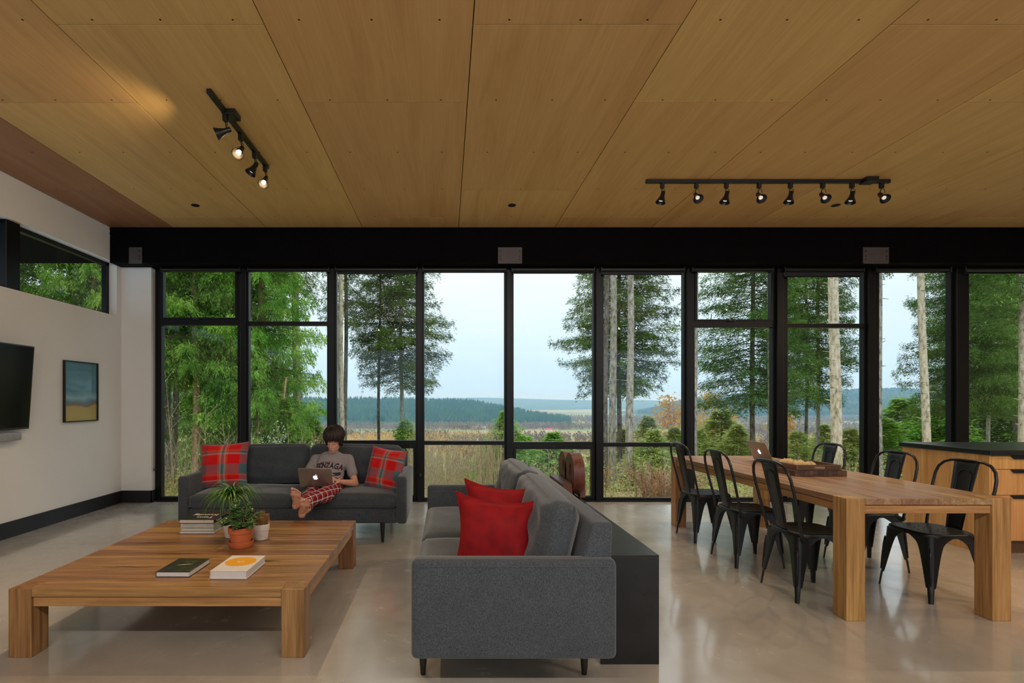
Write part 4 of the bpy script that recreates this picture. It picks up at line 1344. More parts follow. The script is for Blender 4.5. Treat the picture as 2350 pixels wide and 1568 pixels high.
spots = [((2.53, 3.68), 0, 'black steel chair nearest the camera on the sofa side of the table'),
         ((2.53, 4.41), 0, 'black steel chair in the middle on the sofa side of the table'),
         ((2.545, 5.14), 0, 'black steel chair nearest the windows on the sofa side of the table'),
         ((3.40, 3.67), PI + .03, 'black steel chair nearest the camera on the island side of the table'),
         ((3.44, 4.30), PI - .02, 'black steel chair in the middle on the island side of the table'),
         ((3.49, 5.10), PI, 'black steel chair nearest the windows on the island side of the table')]
ch0 = make_chair(spots[0][2])
for i, ((x, y), rz, lab) in enumerate(spots):
    c = ch0 if i == 0 else copy_tree(ch0)
    c.location = (x, y, 0); c.rotation_euler = (0, 0, rz); c['label'] = lab

# ================================================================== sofas and cushions
def puffy(w, d, h, crown, r=.045, n=18, seed=0, wr=.004, sag=0.0, crown_side=.0):
    """box cushion: rounded, domed top, small wrinkles; origin at centre of the bottom"""
    rs = random.Random(seed)
    bm = bmesh.new()
    bmesh.ops.create_cube(bm, size=2)
    bmesh.ops.subdivide_edges(bm, edges=list(bm.edges), cuts=n, use_grid_fill=True)
    a, b, c = w / 2, d / 2, h / 2
    p = [rs.uniform(0, 6.3) for _ in range(8)]
    for v in bm.verts:
        u = Vector((v.co.x, v.co.y, v.co.z))
        q = Vector((u.x * a, u.y * b, u.z * c))
        core = Vector((max(-a + r, min(a - r, q.x)), max(-b + r, min(b - r, q.y)), max(-c + r, min(c - r, q.z))))
        dlt = q - core
        if dlt.length > 1e-6: q = core + dlt.normalized() * min(r, dlt.length * 1.0 if dlt.length < r else r)
        ex, ey = max(0, 1 - u.x ** 2), max(0, 1 - u.y ** 2)
        k = (ex ** .45) * (ey ** .45)
        wv = wr * (math.sin(u.x * 7 + p[0] + 2 * math.sin(u.y * 3 + p[1])) + .6 * math.sin(u.y * 9 + p[2] + u.x * 4) + .5 * math.sin(u.x * 17 + u.y * 5 + p[3]))
        if u.z > 0: q.z += u.z * (crown * k + wv * k - sag * math.exp(-(u.x ** 2 * 4 + u.y ** 2 * 2)))
        else: q.z += u.z * (crown_side * k)
        ez = max(0, 1 - u.z ** 2)
        q.y += u.y * crown_side * (ex ** .5) * (ez ** .5)
        q.x += u.x * crown_side * .6 * (ey ** .5) * (ez ** .5)
        v.co = q + Vector((0, 0, c))
    mb = MB().bm(bm); bm.free()
    return mb
def seam_loop(w, d, z, r, rad=.003):
    """piping around a rounded rectangle"""
    a, b = w / 2, d / 2; pth = []
    for (cx, cy, a0) in ((a - r, b - r, 0), (-a + r, b - r, PI / 2), (-a + r, -b + r, PI), (a - r, -b + r, 1.5 * PI)):
        for k in range(5):
            an = a0 + PI / 2 * k / 4; pth.append((cx + r * math.cos(an), cy + r * math.sin(an), z))
    return MB().tube(pth, rad, 6, closed=True)

def make_sofa(label, W=2.17, D=.93, seed=0, dark=False):
    FM = MT['sofa_dark' if dark else 'sofa']
    t = empty('sofa', (0, 0, 0), 0, label, 'sofa', 'matching grey sofas')
    aw, H, AZ = .095, .18, .632
    for s in (0, 1):
        x0, x1 = (0, aw) if s == 0 else (W - aw, W)
        arm = MB().rbox(x0, x1, 0, D, H, AZ, .028, 4).build('arm', FM, t, angle=60)
        xo = x0 if s == 0 else x1
        MB().tube([(xo, .035, AZ - .03), (xo, D - .04, AZ - .03)], .0025, 6).tube([(xo, .03, H + .03), (xo, .03, AZ - .03)], .0025, 6).build('seam', FM, arm)
    MB().rbox(aw, W - aw, .035, D - .03, H, .325, .012, 2).build('base', FM, t, angle=60)
    # slanted back frame
    MB().hull8([(.05, D - .24, .30), (W - .05, D - .24, .30), (W - .05, D - .02, .30), (.05, D - .02, .30),
                (.05, D - .10, .79), (W - .05, D - .10, .79), (W - .05, D - .004, .79), (.05, D - .004, .79)], .018, 3).build('back_frame', FM, t, angle=60)
    cwid = (W - 2 * aw) / 2
    for s in (0, 1):
        cx = aw + cwid * (s + .5)
        sc = puffy(cwid - .006, .665, .125, .032, .04, 18, seed + s, .0025)
        o = sc.build('seat_cushion', FM, t, smooth=True); o.location = (cx, .3325 - .004, .325)
        p = seam_loop(cwid - .004, .667, .022, .042).build('piping', FM, o)
    for s in (0, 1):
        cx = aw + cwid * (s + .5)
        bc = puffy(cwid - .012, .40, .155, .045, .06, 22, seed + 7 + s, .007 if dark else .011, crown_side=.012)
        o = bc.build('back_cushion', FM, t, smooth=True)
        # stand it up: local y -> height, local z -> toward the front
        R = Matrix.Rotation(PI / 2 - .24, 4, 'X')
        o.matrix_local = Matrix.Translation((cx, .757, .655)) @ Matrix.Rotation((-.015 if s == 0 else .02), 4, 'Y') @ R
        seam_loop(cwid - .01, .402, .035, .06, .0028).build('piping', FM, o)
    for (x, y) in ((.23, .045), (W - .23, .045), (.23, D - .09), (W - .23, D - .09)):
        MB().lathe([(.011, 0), (.013, .003), (.024, .15), (.026, .19)], 16, c=(x, y)).build('leg', MT['dark_wood'], t, angle=40)
    return t
sofa_far = make_sofa('dark grey sofa against the windows with a person sitting on it', seed=3, dark=True)
sofa_far.location = (-2.546, 4.944, 0)
sofa_near = make_sofa('grey sofa seen from its end with red velvet cushions', seed=13)
sofa_near.location = (-.159, 4.52, 0); sofa_near.rotation_euler = (0, 0, -PI / 2)

def pillow_mesh(w, h, t, seed=0, pinch=.09, flange=0.0, n=26, wr=.006):
    rs = random.Random(seed); p = [rs.uniform(0, 6.3) for _ in range(6)]
    vv = []; uv = []; ff = []
    for side in (1, -1):
        for j in range(n + 1):
            for i in range(n + 1):
                u, v = -1 + 2 * i / n, -1 + 2 * j / n
                sx = 1 - pinch * (1 - v * v) * abs(u) ** 3
                sy = 1 - pinch * (1 - u * u) * abs(v) ** 3
                fu, fv = min(1, abs(u) / (1 - flange) if flange else abs(u)), min(1, abs(v) / (1 - flange) if flange else abs(v))
                puff = max(0, (1 - fu ** 2.6)) ** .55 * max(0, (1 - fv ** 2.6)) ** .55
                wv = wr * puff * (math.sin(4 * u + 3 * v + p[0]) + .7 * math.sin(7 * v - 3 * u + p[1]))
                vv.append((u * sx * w / 2, side * (.004 + puff * t / 2 + wv), v * sy * h / 2)); uv.append(((u + 1) / 2, (v + 1) / 2))
    N = (n + 1) ** 2
    for j in range(n):
        for i in range(n):
            a = j * (n + 1) + i
            ff.append((a, a + n + 1, a + n + 2, a + 1)); ff.append((N + a, N + a + 1, N + a + n + 2, N + a + n + 1))
    rim = [i for i in range(n + 1)] + [(j * (n + 1) + n) for j in range(1, n + 1)] + [n * (n + 1) + i for i in range(n - 1, -1, -1)] + [j * (n + 1) for j in range(n - 1, 0, -1)]
    for k in range(len(rim)):
        a, b = rim[k], rim[(k + 1) % len(rim)]
        ff.append((a, b, N + b, N + a))
    me = MB().add(vv, ff).mesh('pillow', True)
    lay = me.uv_layers.new(name='uv')
    for lp in me.loops: lay.data[lp.index].uv = uv[lp.vertex_index]
    return me
def plaid_mat():
    m = Mat('plaid_wool', .95, spec=.1)
    tcn = m.n('ShaderNodeTexCoord'); sp_ = m.n('ShaderNodeSeparateXYZ'); m.L.new(tcn.outputs['UV'], sp_.inputs[0])
    red, mar, teal, org, gry = S(214, 22, 24), S(136, 40, 48), S(70, 106, 112), S(226, 84, 48), S(170, 160, 148)
    cu = m.ramp(sp_.outputs[0], [(0, mar), (.20, red), (.43, org), (.47, gry), (.505, teal), (.555, gry), (.59, org), (.63, red), (.86, teal)], 'CONSTANT')
    cv = m.ramp(sp_.outputs[1], [(0, teal), (.12, gry), (.15, red), (.24, org), (.28, teal), (.49, red), (.70, gry), (.735, teal), (.78, org), (.82, red)], 'CONSTANT')
    f = m.noise(m.coord(), 300, 2)
    c = m.mix(cu, cv, .5)
    c = m.mix(c, m.ramp(f, [(.3, (.75, .75, .75, 1)), (.7, (1, 1, 1, 1))]), .6, 'MULTIPLY')
    m.color(c); m.b.inputs['Sheen Weight'].default_value = .3
    m.bump(f, .2, .003)
    return m.m
MT['plaid'] = plaid_mat()
MT['teal_wool'] = simple('teal_wool', S(66, 88, 94), .95)
def pillow(name, label, loc, rot, w, h, t, mat, seed, group, flange=0.0, pinch=.09):
    e_ = empty(name, loc, 0, label, 'cushion', group)
    e_.rotation_euler = rot
    link_mesh('cover', pillow_mesh(w, h, t, seed, pinch, flange), mat, e_)
    pth = []
    n = 26
    for k in range(4 * n):
        s_, i = divmod(k, n); f = -1 + 2 * i / n
        u, v = [(f, -1), (1, f), (-f, 1), (-1, -f)][s_]
        sx = 1 - pinch * (1 - v * v) * abs(u) ** 3; sy = 1 - pinch * (1 - u * u) * abs(v) ** 3
        pth.append((u * sx * w / 2, 0, v * sy * h / 2))
    MB().tube(pth, .005, 5, closed=True).build('edge_seam', MT['teal_wool'] if mat is MT['plaid'] else mat, e_, smooth=True)
    return e_
# plaid pair on the far sofa
pillow('plaid_cushion', 'red and teal plaid cushion on the left end of the far sofa', (-2.275, 5.35, .69), (-.30, -.05, .05), .50, .47, .17, MT['plaid'], 1, 'plaid cushions')
pillow('plaid_cushion', 'red and teal plaid cushion leaning on the right arm of the far sofa', (-.615, 5.29, .655), (-.28, .09, -.50), .43, .44, .16, MT['plaid'], 5, 'plaid cushions')
# red velvet pair on the near sofa
pillow('velvet_cushion', 'front red velvet cushion on the near sofa', (.262, 2.72, .622), (-.22, .05, -.20), .47, .47, .19, MT['velvet'], 2, 'red velvet cushions', .07, .2)
pillow('velvet_cushion', 'red velvet cushion behind the front one on the near sofa', (.315, 2.98, .655), (-.20, .07, -.10), .46, .46, .18, MT['velvet'], 8, 'red velvet cushions', .07, .2)

# ================================================================== steel console bench behind the near sofa
t = empty('console_bench', (.94, 3.72, 0), 0, 'blackened steel waterfall console behind the near sofa', 'console')
hx_, hy_ = .15, 1.045
MB().rbox(-hx_, hx_, -hy_, hy_, .551, .560, .003, 2).build('top', MT['raw_steel'], t)
for s in (-1, 1):
    y0, y1 = sorted((s * hy_, s * (hy_ - .009)))
    MB().rbox(-hx_ - .0, hx_, y0, y1, 0, .552, .003, 2).build('end_panel', MT['raw_steel'], t)
# wooden ring sculpture standing on it
t = empty('wood_sculpture', (1.0, 4.36, .5605), 0, 'dark wooden sculpture of two joined rings on the steel console', 'sculpture')
def ring_slab(cy, cz, r, hole, th):
    n = 48; vv = []; ff = []
    for x in (-th / 2, th / 2):
        for rad, oy, oz in ((r, 0, 0), hole):
            for k in range(n):
                a = 2 * PI * k / n
                ry_, rz_ = (rad, rad) if not isinstance(rad, tuple) else rad
                vv.append((x, cy + oy + ry_ * math.cos(a), cz + oz + rz_ * math.sin(a)))
    for k in range(n):
        k2 = (k + 1) % n
        A, B, C_, D_ = 0, n, 2 * n, 3 * n
        ff += [(A + k, B + k, B + k2, A + k2), (C_ + k, C_ + k2, D_ + k2, D_ + k), (A + k, A + k2, C_ + k2, C_ + k), (B + k, D_ + k, D_ + k2, B + k2)]
    return MB().add(vv, ff)
ring_slab(-.10, .200, .165, ((.045, .085), -.03, .0), .085).build('ring', MT['mahogany'], t, angle=40).location = (.045, 0, 0)
ring_slab(.16, .205, .150, ((.035, .055), -.045, .03), .085).build('ring', MT['mahogany'], t, angle=40).location = (.045, 0, 0)
MB().rbox(-.085, .0, -.22, .27, 0, .135, .003, 1).build('base_block', MT['mahogany'], t)
MB().rbox(.09, .135, -.10, .20, 0, .14, .003, 1).build('base_block', MT['mahogany'], t)

# ================================================================== kitchen island
isl = empty('kitchen_island', (6.35, 4.98, 0), 0, 'plywood kitchen island with black countertop and drawers', 'island')
x0, x1, y0, y1 = 4.735 - 6.35, 8.3 - 6.35, 4.56 - 4.98, 5.43 - 4.98
MB().box(x0 + .018, x1, y0 + .02, y1, .12, .872).build('carcass', MT['island_ply'], isl)
MB().rbox(x0, x0 + .018, y0, y1, .0, .874, .001, 1).build('side_panel', MT['island_ply'], isl)
MB().box(x0 + .02, x1, y0 + .07, y1 - .05, 0, .12).build('toe_kick', MT['toekick'], isl)
w_ = .80
for k in range(4):
    for (za, zb) in ((.13, .523), (.528, .748), (.753, .868)):
        xa, xb = x0 + .021 + k * (w_ + .004), x0 + .021 + k * (w_ + .004) + w_
        if xb > x1: continue
        d = MB().rbox(xa, xb, y0, y0 + .019, za, zb, .001, 1).build('drawer', MT['island_ply'], isl)
        xm = xa + .28
        MB().hull8([(xm - .09, y0 - .014, zb - .028), (xm + .16, y0 - .014, zb - .028), (xm + .16, y0 + .0, zb - .028), (xm - .09, y0, zb - .028),
                    (xm - .12, y0 - .016, zb + .001), (xm + .18, y0 - .016, zb + .001), (xm + .18, y0, zb + .001), (xm - .12, y0, zb + .001)], .002, 1).build('pull', MT['black_plastic'], d)
MB().rbox(x0 - .02, x1, y0 - .03, y1 + .02, .875, .92, .004, 2).build('countertop', MT['counter'], isl)

# ================================================================== television, sound bar, framed print
tv = empty('television', (WX, 4.61, 1.485), 0, 'flat black television on the white wall at the left edge', 'television')
R = Matrix.Translation((.075, 0, 0)) @ Matrix.Rotation(.07, 4, 'Y')
MB().rbox(-.022, .018, -.715, .715, -.42, .42, .006, 2, R).build('housing', MT['black_plastic'], tv, angle=40)
MB().box(.0182, .0188, -.703, .703, -.40, .408, R).build('screen', MT['tv_screen'], tv)
MB().rbox(0, .05, -.2, .2, -.15, .15, .004, 1).build('wall_mount', MT['black_steel'], tv)
sb = empty('sound_bar', (WX + .045, 4.5, 1.005), 0, 'slim grey sound bar under the television', 'sound bar')
MB().rbox(-.045, .035, -.5, .715, -.045, .035, .01, 2).build('body', MT['soundbar'], sb, angle=40)
pr = empty('framed_print', (WX, 6.157, 1.457), 0, 'black-framed poster of teal sky over sand colours on white wall', 'picture')
mb = MB(); hw, hh = .283, .352
for (a, b, c, d) in ((-hw, hw, hh - .012, hh), (-hw, hw, -hh, -hh + .012), (-hw, -hw + .012, -hh + .012, hh - .012), (hw - .012, hw, -hh + .012, hh - .012)):
    mb.rbox(.0005, .03, a, b, c, d, .001, 1)
mb.build('frame', MT['black_plastic'], pr)
m = Mat('print_colours', .25)
co = m.coord()
sx = m.n('ShaderNodeSeparateXYZ'); m.L.new(co, sx.inputs[0])
f = m.noise(co, 3.5, 3)
f2 = m.noise(m.coord((1, 2.4, 14)), 2.0, 3)
ad = m.n('ShaderNodeMath', operation='MULTIPLY_ADD'); ad.inputs[1].default_value = .10; m.L.new(f, ad.inputs[0]); m.L.new(sx.outputs['Z'], ad.inputs[2])
mr_ = m.n('ShaderNodeMapRange'); mr_.inputs['From Min'].default_value = -.30; mr_.inputs['From Max'].default_value = .40
m.L.new(ad.outputs[0], mr_.inputs['Value'])
c = m.ramp(mr_.outputs[0], [(0, S(206, 178, 104)), (.24, S(196, 168, 96)), (.27, S(150, 110, 74)), (.32, S(96, 124, 138)), (.40, S(150, 182, 196)), (.52, S(96, 142, 158)), (1.0, S(84, 128, 142))])
m.color(m.mix(c, S(176, 66, 60), m.ramp(f2, [(.66, (0, 0, 0, 1)), (.70, (0, 0, 0, 1))])))
MB().box(.004, .012, -hw + .011, hw - .011, -hh + .011, hh - .011).build('print', m.m, pr)
MB().box(.016, .018, -hw + .011, hw - .011, -hh + .011, hh - .011).build('glazing', MT['glass'], pr)

# ================================================================== track lights
def head(parent, pos, yaw, tilt, on, mat_b, energy=0, ang=50, col_=(1, .72, .42)):
    """lamp head hanging from a track: adapter, stem, flared shade, lamp"""
    h = empty('lamp_head', pos); h.parent = parent
    MB().rbox(-.018, .018, -.018, .018, -.05, .0, .004, 1).build('adapter', MT['black_plastic'], h)
    MB().tube([(0, 0, -.05), (.0, .016, -.075), (.0, .016, -.11), (0, .004, -.135)], .005, 6).tube([(0, 0, -.05), (.02, -.014, -.07), (.025, -.01, -.10)], .003, 6).build('stem', MT['black_plastic'], h)
    R = Matrix.Translation((0, 0, -.125)) @ Matrix.Rotation(yaw, 4, 'Z') @ Matrix.Rotation(tilt, 4, 'Y')
    MB().lathe([(.016, .045), (.020, .03), (.021, .0), (.030, -.03), (.047, -.068), (.049, -.075), (.045, -.075), (.028, -.03), (.012, .02)], 20, R).build('shade', MT['black_plastic'], h, angle=40)
    MB().lathe([(.0005, -.055), (.017, -.055), (.020, -.048), (.012, -.02)], 18, R).build('bulb', mat_b, h, angle=40)
    if energy:
        d = bpy.data.lights.new('lamp_light', 'SPOT'); d.energy = energy; d.color = col_
        d.spot_size = math.radians(ang); d.spot_blend = .6; d.shadow_soft_size = .012
        lo = bpy.data.objects.new('lamp_light', d); col.objects.link(lo); lo.parent = h
        lo.matrix_local = R @ Matrix.Translation((0, 0, -.078))
    return h
TL = 'ceiling track lights'
# short track over the coffee table, running front to back
t = empty('track_light', (-1.69, 4.33, CZ), 0, 'short black track light with two glowing lamps over the coffee table', 'track light', TL)
MB().rbox(-.018, .018, -.61, .61, -.035, .0, .003, 1).build('track', MT['black_plastic'], t)
MB().rbox(-.02, .085, -.36, -.24, -.04, .0, .004, 1).build('power_feed', MT['black_plastic'], t)
head(t, (0, -.33, -.035), .2, 1.15, 0, MT['lamp_dim'], LAMP_L * .3, 120)
head(t, (0, -.03, -.035), PI / 2 - .15, .72, 1, MT['lamp_on'], LAMP_L, 90)
head(t, (0, .28, -.035), .5, .5, 0, MT['lamp_dim'], LAMP_L * .7, 80)
head(t, (0, .55, -.035), PI / 2 - .1, .65, 1, MT['lamp_on'], LAMP_L, 90)
# long track over the dining table
t = empty('track_light', (3.235, 5.26, CZ), 0, 'long black track light with eight lamps above the dining table', 'track light', TL)
MB().rbox(-1.225, 1.225, -.018, .018, -.035, .0, .003, 1).build('track', MT['black_plastic'], t)
MB().rbox(.93, 1.05, -.09, .022, -.045, .0, .004, 1).build('power_feed', MT['black_plastic'], t)
hx8 = [1520, 1598, 1667, 1742, 1814, 1888, 1955, 2023]
for k, px in enumerate(hx8):
    x = (px - 1024) * 5.26 / FPX - 3.235
    if k % 2 == 0: head(t, (x, 0, -.035), .2, .30, 0, MT['lamp_dim'], LAMP_R, 100, (1, .76, .48))
    else: head(t, (x, 0, -.035), PI / 2 - .1, .80, 0, MT['lamp_dim'])
# tracks behind the camera that light the rest of the room
for (tx, ty, lab) in ((-1.2, -.9, 'black track light behind the viewpoint on the left'), (1.6, -.9, 'black track light behind the viewpoint in the middle'), (4.6, -.6, 'black track light behind the viewpoint on the kitchen side'), (6.4, 2.6, 'black track light over the kitchen aisle to the right')):
    t = empty('track_light', (tx, ty, CZ), 0, lab, 'track light', TL)
    MB().rbox(-.92, .92, -.018, .018, -.035, .0, .003, 1).build('track', MT['black_plastic'], t)
    MB().rbox(-.06, .06, -.09, .022, -.045, .0, .004, 1).build('power_feed', MT['black_plastic'], t)
    for k, x in enumerate((-.75, -.25, .25, .75)):
        if ty > 0: head(t, (x, 0, -.035), -PI / 2 + .4 * (k - 1.5), .5, 1, MT['lamp_on'], LAMP_B * .8, 130, (1, .74, .46))
        else: head(t, (x, 0, -.035), -PI / 2 + .25 * (k - 1.5), .95 + .12 * (k % 2), 1, MT['lamp_on'], LAMP_B, 140, (1, .91, .83))
# ================================================================== laptops
APPLE = [(0, .30), (.10, .34), (.22, .38), (.34, .36), (.43, .29), (.36, .22), (.31, .13), (.31, .03), (.35, -.06), (.41, -.115), (.47, -.145), (.43, -.26), (.36, -.38), (.27, -.48), (.19, -.52), (.10, -.50), (.02, -.475), (-.06, -.49), (-.15, -.52), (-.24, -.49), (-.33, -.38), (-.41, -.22), (-.45, -.05), (-.45, .10), (-.40, .24), (-.30, .34), (-.18, .37), (-.08, .34)][::-1]
LEAFP = [(.02, .42), (.03, .52), (.09, .62), (.19, .68), (.19, .60), (.15, .50), (.08, .44)][::-1]
def laptop(name, label, loc, rz, tilt, pitch=0.0, w=.314, d=.215, roll=0.0):
    t = empty(name, loc, 0, label, 'laptop', 'aluminium laptops')
    t.rotation_euler = (pitch, roll, rz)
    AL = MT['aluminium']
    base = MB().rbox(-w / 2, w / 2, .004, d, -.008, .006, .004, 3).build('base', AL, t, angle=50)
    MB().box(-w / 2 + .02, w / 2 - .02, .03, .125, .006, .0066).build('keyboard', MT['key_black'], base)
    MB().rbox(-.05, .05, .138, .205, .0058, .0064, .0003, 1).build('trackpad', AL, base)
    R = Matrix.Rotation(tilt, 4, 'X')
    lid = MB().rbox(-w / 2, w / 2, -.003, .003, .004, d - .002, .0029, 2, R).build('lid', AL, t, angle=50)
    MB().box(-w / 2 + .012, w / 2 - .012, .0031, .0035, .016, d - .012, R).build('screen', MT['screen_glow'], lid)
    S_ = .048
    F_ = R @ Matrix.Translation((0, -.0031, d / 2)) @ Matrix.Rotation(PI / 2, 4, 'X') @ Matrix.Scale(S_, 4)
    MB().prism(APPLE, 0, .012, F_).prism(LEAFP, 0, .012, F_).build('lid_emblem', MT['logo_lit'], lid)
    MB().tube([(-w * .36, .0, .002), (w * .36, .0, .002)], .0045, 10).build('hinge', MT['key_black'], t)
    return t
MT['screen_glow'] = emit('screen_glow', (.75, .85, 1, 1), .9)
laptop('laptop', "open silver laptop on the seated person's lap", (-1.222, 4.925, .545), .02, .36, .06, w=.31, d=.20)
laptop('laptop', 'open silver laptop at the far end of the dining table', (3.085, 5.075, .759), -PI / 2, .42)

# ================================================================== board, tray and bread on the dining table
t = empty('chopping_board', (2.968, 4.305, .7505), 0, 'thick dark walnut end-grain board under the tray', 'chopping board')
k = 11
for i in range(k):
    xa = -.206 + .412 * i / k; xb = -.206 + .412 * (i + 1) / k
    MB().rbox(xa + .0003, xb - .0003, -.165, .165, 0, .045, .0015, 1).build('block', MT['walnut_x'], t)
t = empty('wooden_tray', (2.968, 4.31, .796), 0, 'walnut tray with handle slots holding bread', 'tray')
MB().box(-.172, .172, -.142, .142, 0, .008).build('bottom', MT['walnut_y'], t)
for s in (-1, 1):
    x0, x1 = sorted((s * .18, s * .166)); MB().rbox(x0, x1, -.15, .15, 0, .042, .002, 1).build('long_side', MT['walnut_y'], t)
    y0, y1 = sorted((s * .15, s * .136))
    en = MB(); en.rbox(-.166, -.055, y0, y1, 0, .042, .002, 1); en.rbox(.055, .166, y0, y1, 0, .042, .002, 1); en.rbox(-.055, .055, y0, y1, .0, .012, .001, 1); en.rbox(-.055, .055, y0, y1, .030, .042, .001, 1)
    en.build('end_with_handle', MT['walnut_x'], t)
def loaf(label, x, y, L, W, H, rz, seed):
    rs = random.Random(seed); p = [rs.uniform(0, 6) for _ in range(4)]
    mb = MB().ell((0, 0, H * .48), (L / 2, W / 2, H * .55), nu=28, nv=16)
    for i, v in enumerate(mb.v):
        v *= 1 + .025 * math.sin(v.x * 60 + p[0]) + .02 * math.sin(v.y * 70 + p[1])
        v.z = max(v.z, 0)
    t = empty('bread_loaf', (x, y, .8042), rz, label, 'bread', 'bread rolls in the tray')
    o = mb.build('crust', MT['bread'], t, smooth=True)
    for q in (-.2, .15):
        MB().tube([(L * q - .01, -W * .25, H * .93), (L * q + .005, 0, H * 1.045), (L * q + .01, W * .25, H * .93)], [.001, .003, .001], 6).build('slash', MT['paper_cream'], t, smooth=True)
loaf('round bread roll nearest the left front of the tray', 2.865, 4.245, .115, .085, .062, .3, 1)
loaf('bread roll at the back of the tray', 2.85, 4.37, .12, .085, .062, -.3, 2)
loaf('flatter bread roll on the right in the tray', 2.965, 4.27, .105, .075, .048, .1, 3)

# ================================================================== books on the coffee table
def text_mesh(s, size, extrude=.0004, bold=0.0, align='LEFT'):
    cu = bpy.data.curves.new('txt', 'FONT'); cu.body = s; cu.size = size; cu.extrude = extrude; cu.offset = bold; cu.align_x = align
    cu.resolution_u = 3
    o = bpy.data.objects.new('txt', cu)
    me = evaluated_copy(o, 'lettering')
    bpy.data.objects.remove(o, do_unlink=True); bpy.data.curves.remove(cu)
    return me
def book(label, x, y, w, d, th, z, rz, cov, pages, spine='l', group=None, name='book'):
    t = empty(name, (x, y, z), rz, label, 'book', group)
    c = .0028
    MB().rbox(-w / 2, w / 2, -d / 2, d / 2, th - c, th, .0008, 1).build('front_cover', cov, t)
    MB().rbox(-w / 2, w / 2, -d / 2, d / 2, 0, c, .0008, 1).build('back_cover', cov, t)
    s = -1 if spine == 'l' else 1
    xa, xb = sorted((s * w / 2, s * (w / 2 - c)))
    MB().rbox(xa, xb, -d / 2, d / 2, c, th - c, .0006, 1).build('spine', cov, t)
    xa, xb = sorted((s * (w / 2 - c), -s * (w / 2 - .004)))
    MB().box(xa, xb, -d / 2 + .004, d / 2 - .004, c, th - c).build('pages', pages, t)
    return t
zt = .3612
BG = 'books stacked on the coffee table'
b4 = book('thin grey book at the bottom of the stack', -1.855, 4.045, .262, .312, .016, zt, .0, MT['cover_grey'], MT['paper'], 'r', BG)
b3 = book('cream-paged book second from the bottom of the stack', -1.857, 4.045, .248, .300, .023, zt + .0165, .01, MT['cover_sage'], MT['paper_cream'], 'r', BG)
b2 = book('thick grey-paged book under the black one in the stack', -1.855, 4.045, .254, .306, .036, zt + .04, -.01, MT['cover_sage'], MT['cover_grey'], 'r', BG)
b1 = book('black hardcover with white title on top of the stack', -1.855, 4.042, .258, .314, .029, zt + .0765, .0, MT['cover_black'], MT['paper_cream'], 'r', BG)
fc = b1.children[0]
for (s_, lx, ly) in (('Tom', .092, -.055), ('Kundig', .092, .030)):
    me = text_mesh(s_, .068, .0003, .0006)
    o = link_mesh('lettering', me, MT['white_ink'], fc)
    o.matrix_local = Matrix.Translation((lx, ly - .0, .0293)) @ Matrix.Rotation(PI, 4, 'Z')
me = text_mesh('Tom Kundig', .019, .0002, .0002)
o = link_mesh('lettering', me, MT['white_ink'], b1.children[2])
o.matrix_local = Matrix.Translation((.1292, -.12, .008)) @ Matrix.Rotation(PI / 2, 4, 'Z') @ Matrix.Rotation(PI / 2, 4, 'X')
# dark green book
m = Mat('forest_cover', .35)
f = m.noise(m.coord(), 14, 6, .7); f2 = m.noise(m.coord(), 50, 4, .7)
c = m.ramp(f, [(.35, S(30, 30, 28)), (.55, S(48, 50, 40)), (.66, S(78, 84, 40)), (.8, S(46, 46, 38))])
m.color(m.mix(c, m.ramp(f2, [(.4, (.6, .6, .6, 1)), (.6, (1, 1, 1, 1))]), .5, 'MULTIPLY'))
gb = book('dark green hardcover with a forest photo near the table front', -1.532, 3.055, .19, .252, .030, zt, -.01, m.m, MT['paper'], 'l')
MB().add([(-.045, -.008, .0302), (.02, .006, .0302), (.055, .02, .0302), (-.01, .008, .0302)], [(0, 1, 2, 3)]).build('light_streak', MT['white_ink'], gb.children[0])
# white book with a yellow disc
wb = book('thick white book with a yellow scalloped sun on its cover', -1.206, 3.045, .205, .292, .044, zt, -.015, MT['cover_white'], MT['paper'], 'l')
pol = []
for k in range(96):
    a = 2 * PI * k / 96; r = .085 + (.0035 if (k // 2) % 2 else 0)
    pol.append((r * math.cos(a), .026 + r * math.sin(a)))
MB().prism(pol, .0441, .0444).build('cover_print', MT['yellow_print'], wb.children[0])
mb = MB()
for k in range(7):
    a = PI * (k / 6) ; mb.tube([(.012 * math.cos(a), .028 + .004 * math.sin(a), .0446), (.02 * math.cos(a), .028 + .011 * math.sin(a), .0446)], .0009, 4)
mb.tube([(-.02, .02, .0446), (.02, .02, .0446)], .0009, 4).tube([(-.012, .014, .0446), (.012, .014, .0446)], .0009, 4)
mb.build('cover_emblem', MT['white_ink'], wb.children[0])
MB().tube([(-.096, -.10, .040), (-.097, -.145, .040), (-.101, -.149, .02), (-.1, -.156, .003), (-.108, -.163, .0015), (-.094, -.168, .0015)], .0018, 5).build('ribbon_marker', MT['ribbon'], wb, smooth=True)

# ================================================================== potted plants on the coffee table
MT['jade'] = simple('jade_leaf', S(58, 92, 40), .28, var=.35, scale=16)
MT['jade_stem'] = simple('jade_stem', S(112, 96, 62), .8)
MT['blade'] = simple('palm_blade', S(72, 120, 34), .4, var=.35, scale=10)
MT['palm_stem'] = simple('palm_stem', S(176, 128, 84), .85, var=.2, scale=30, bump=.3)
MT['cactus'] = simple('cactus_green', S(92, 88, 48), .7, var=.3, scale=30)
MT['spine'] = simple('cactus_spine', S(186, 122, 62), .7, var=.2)
PG = 'potted plants on the coffee table'
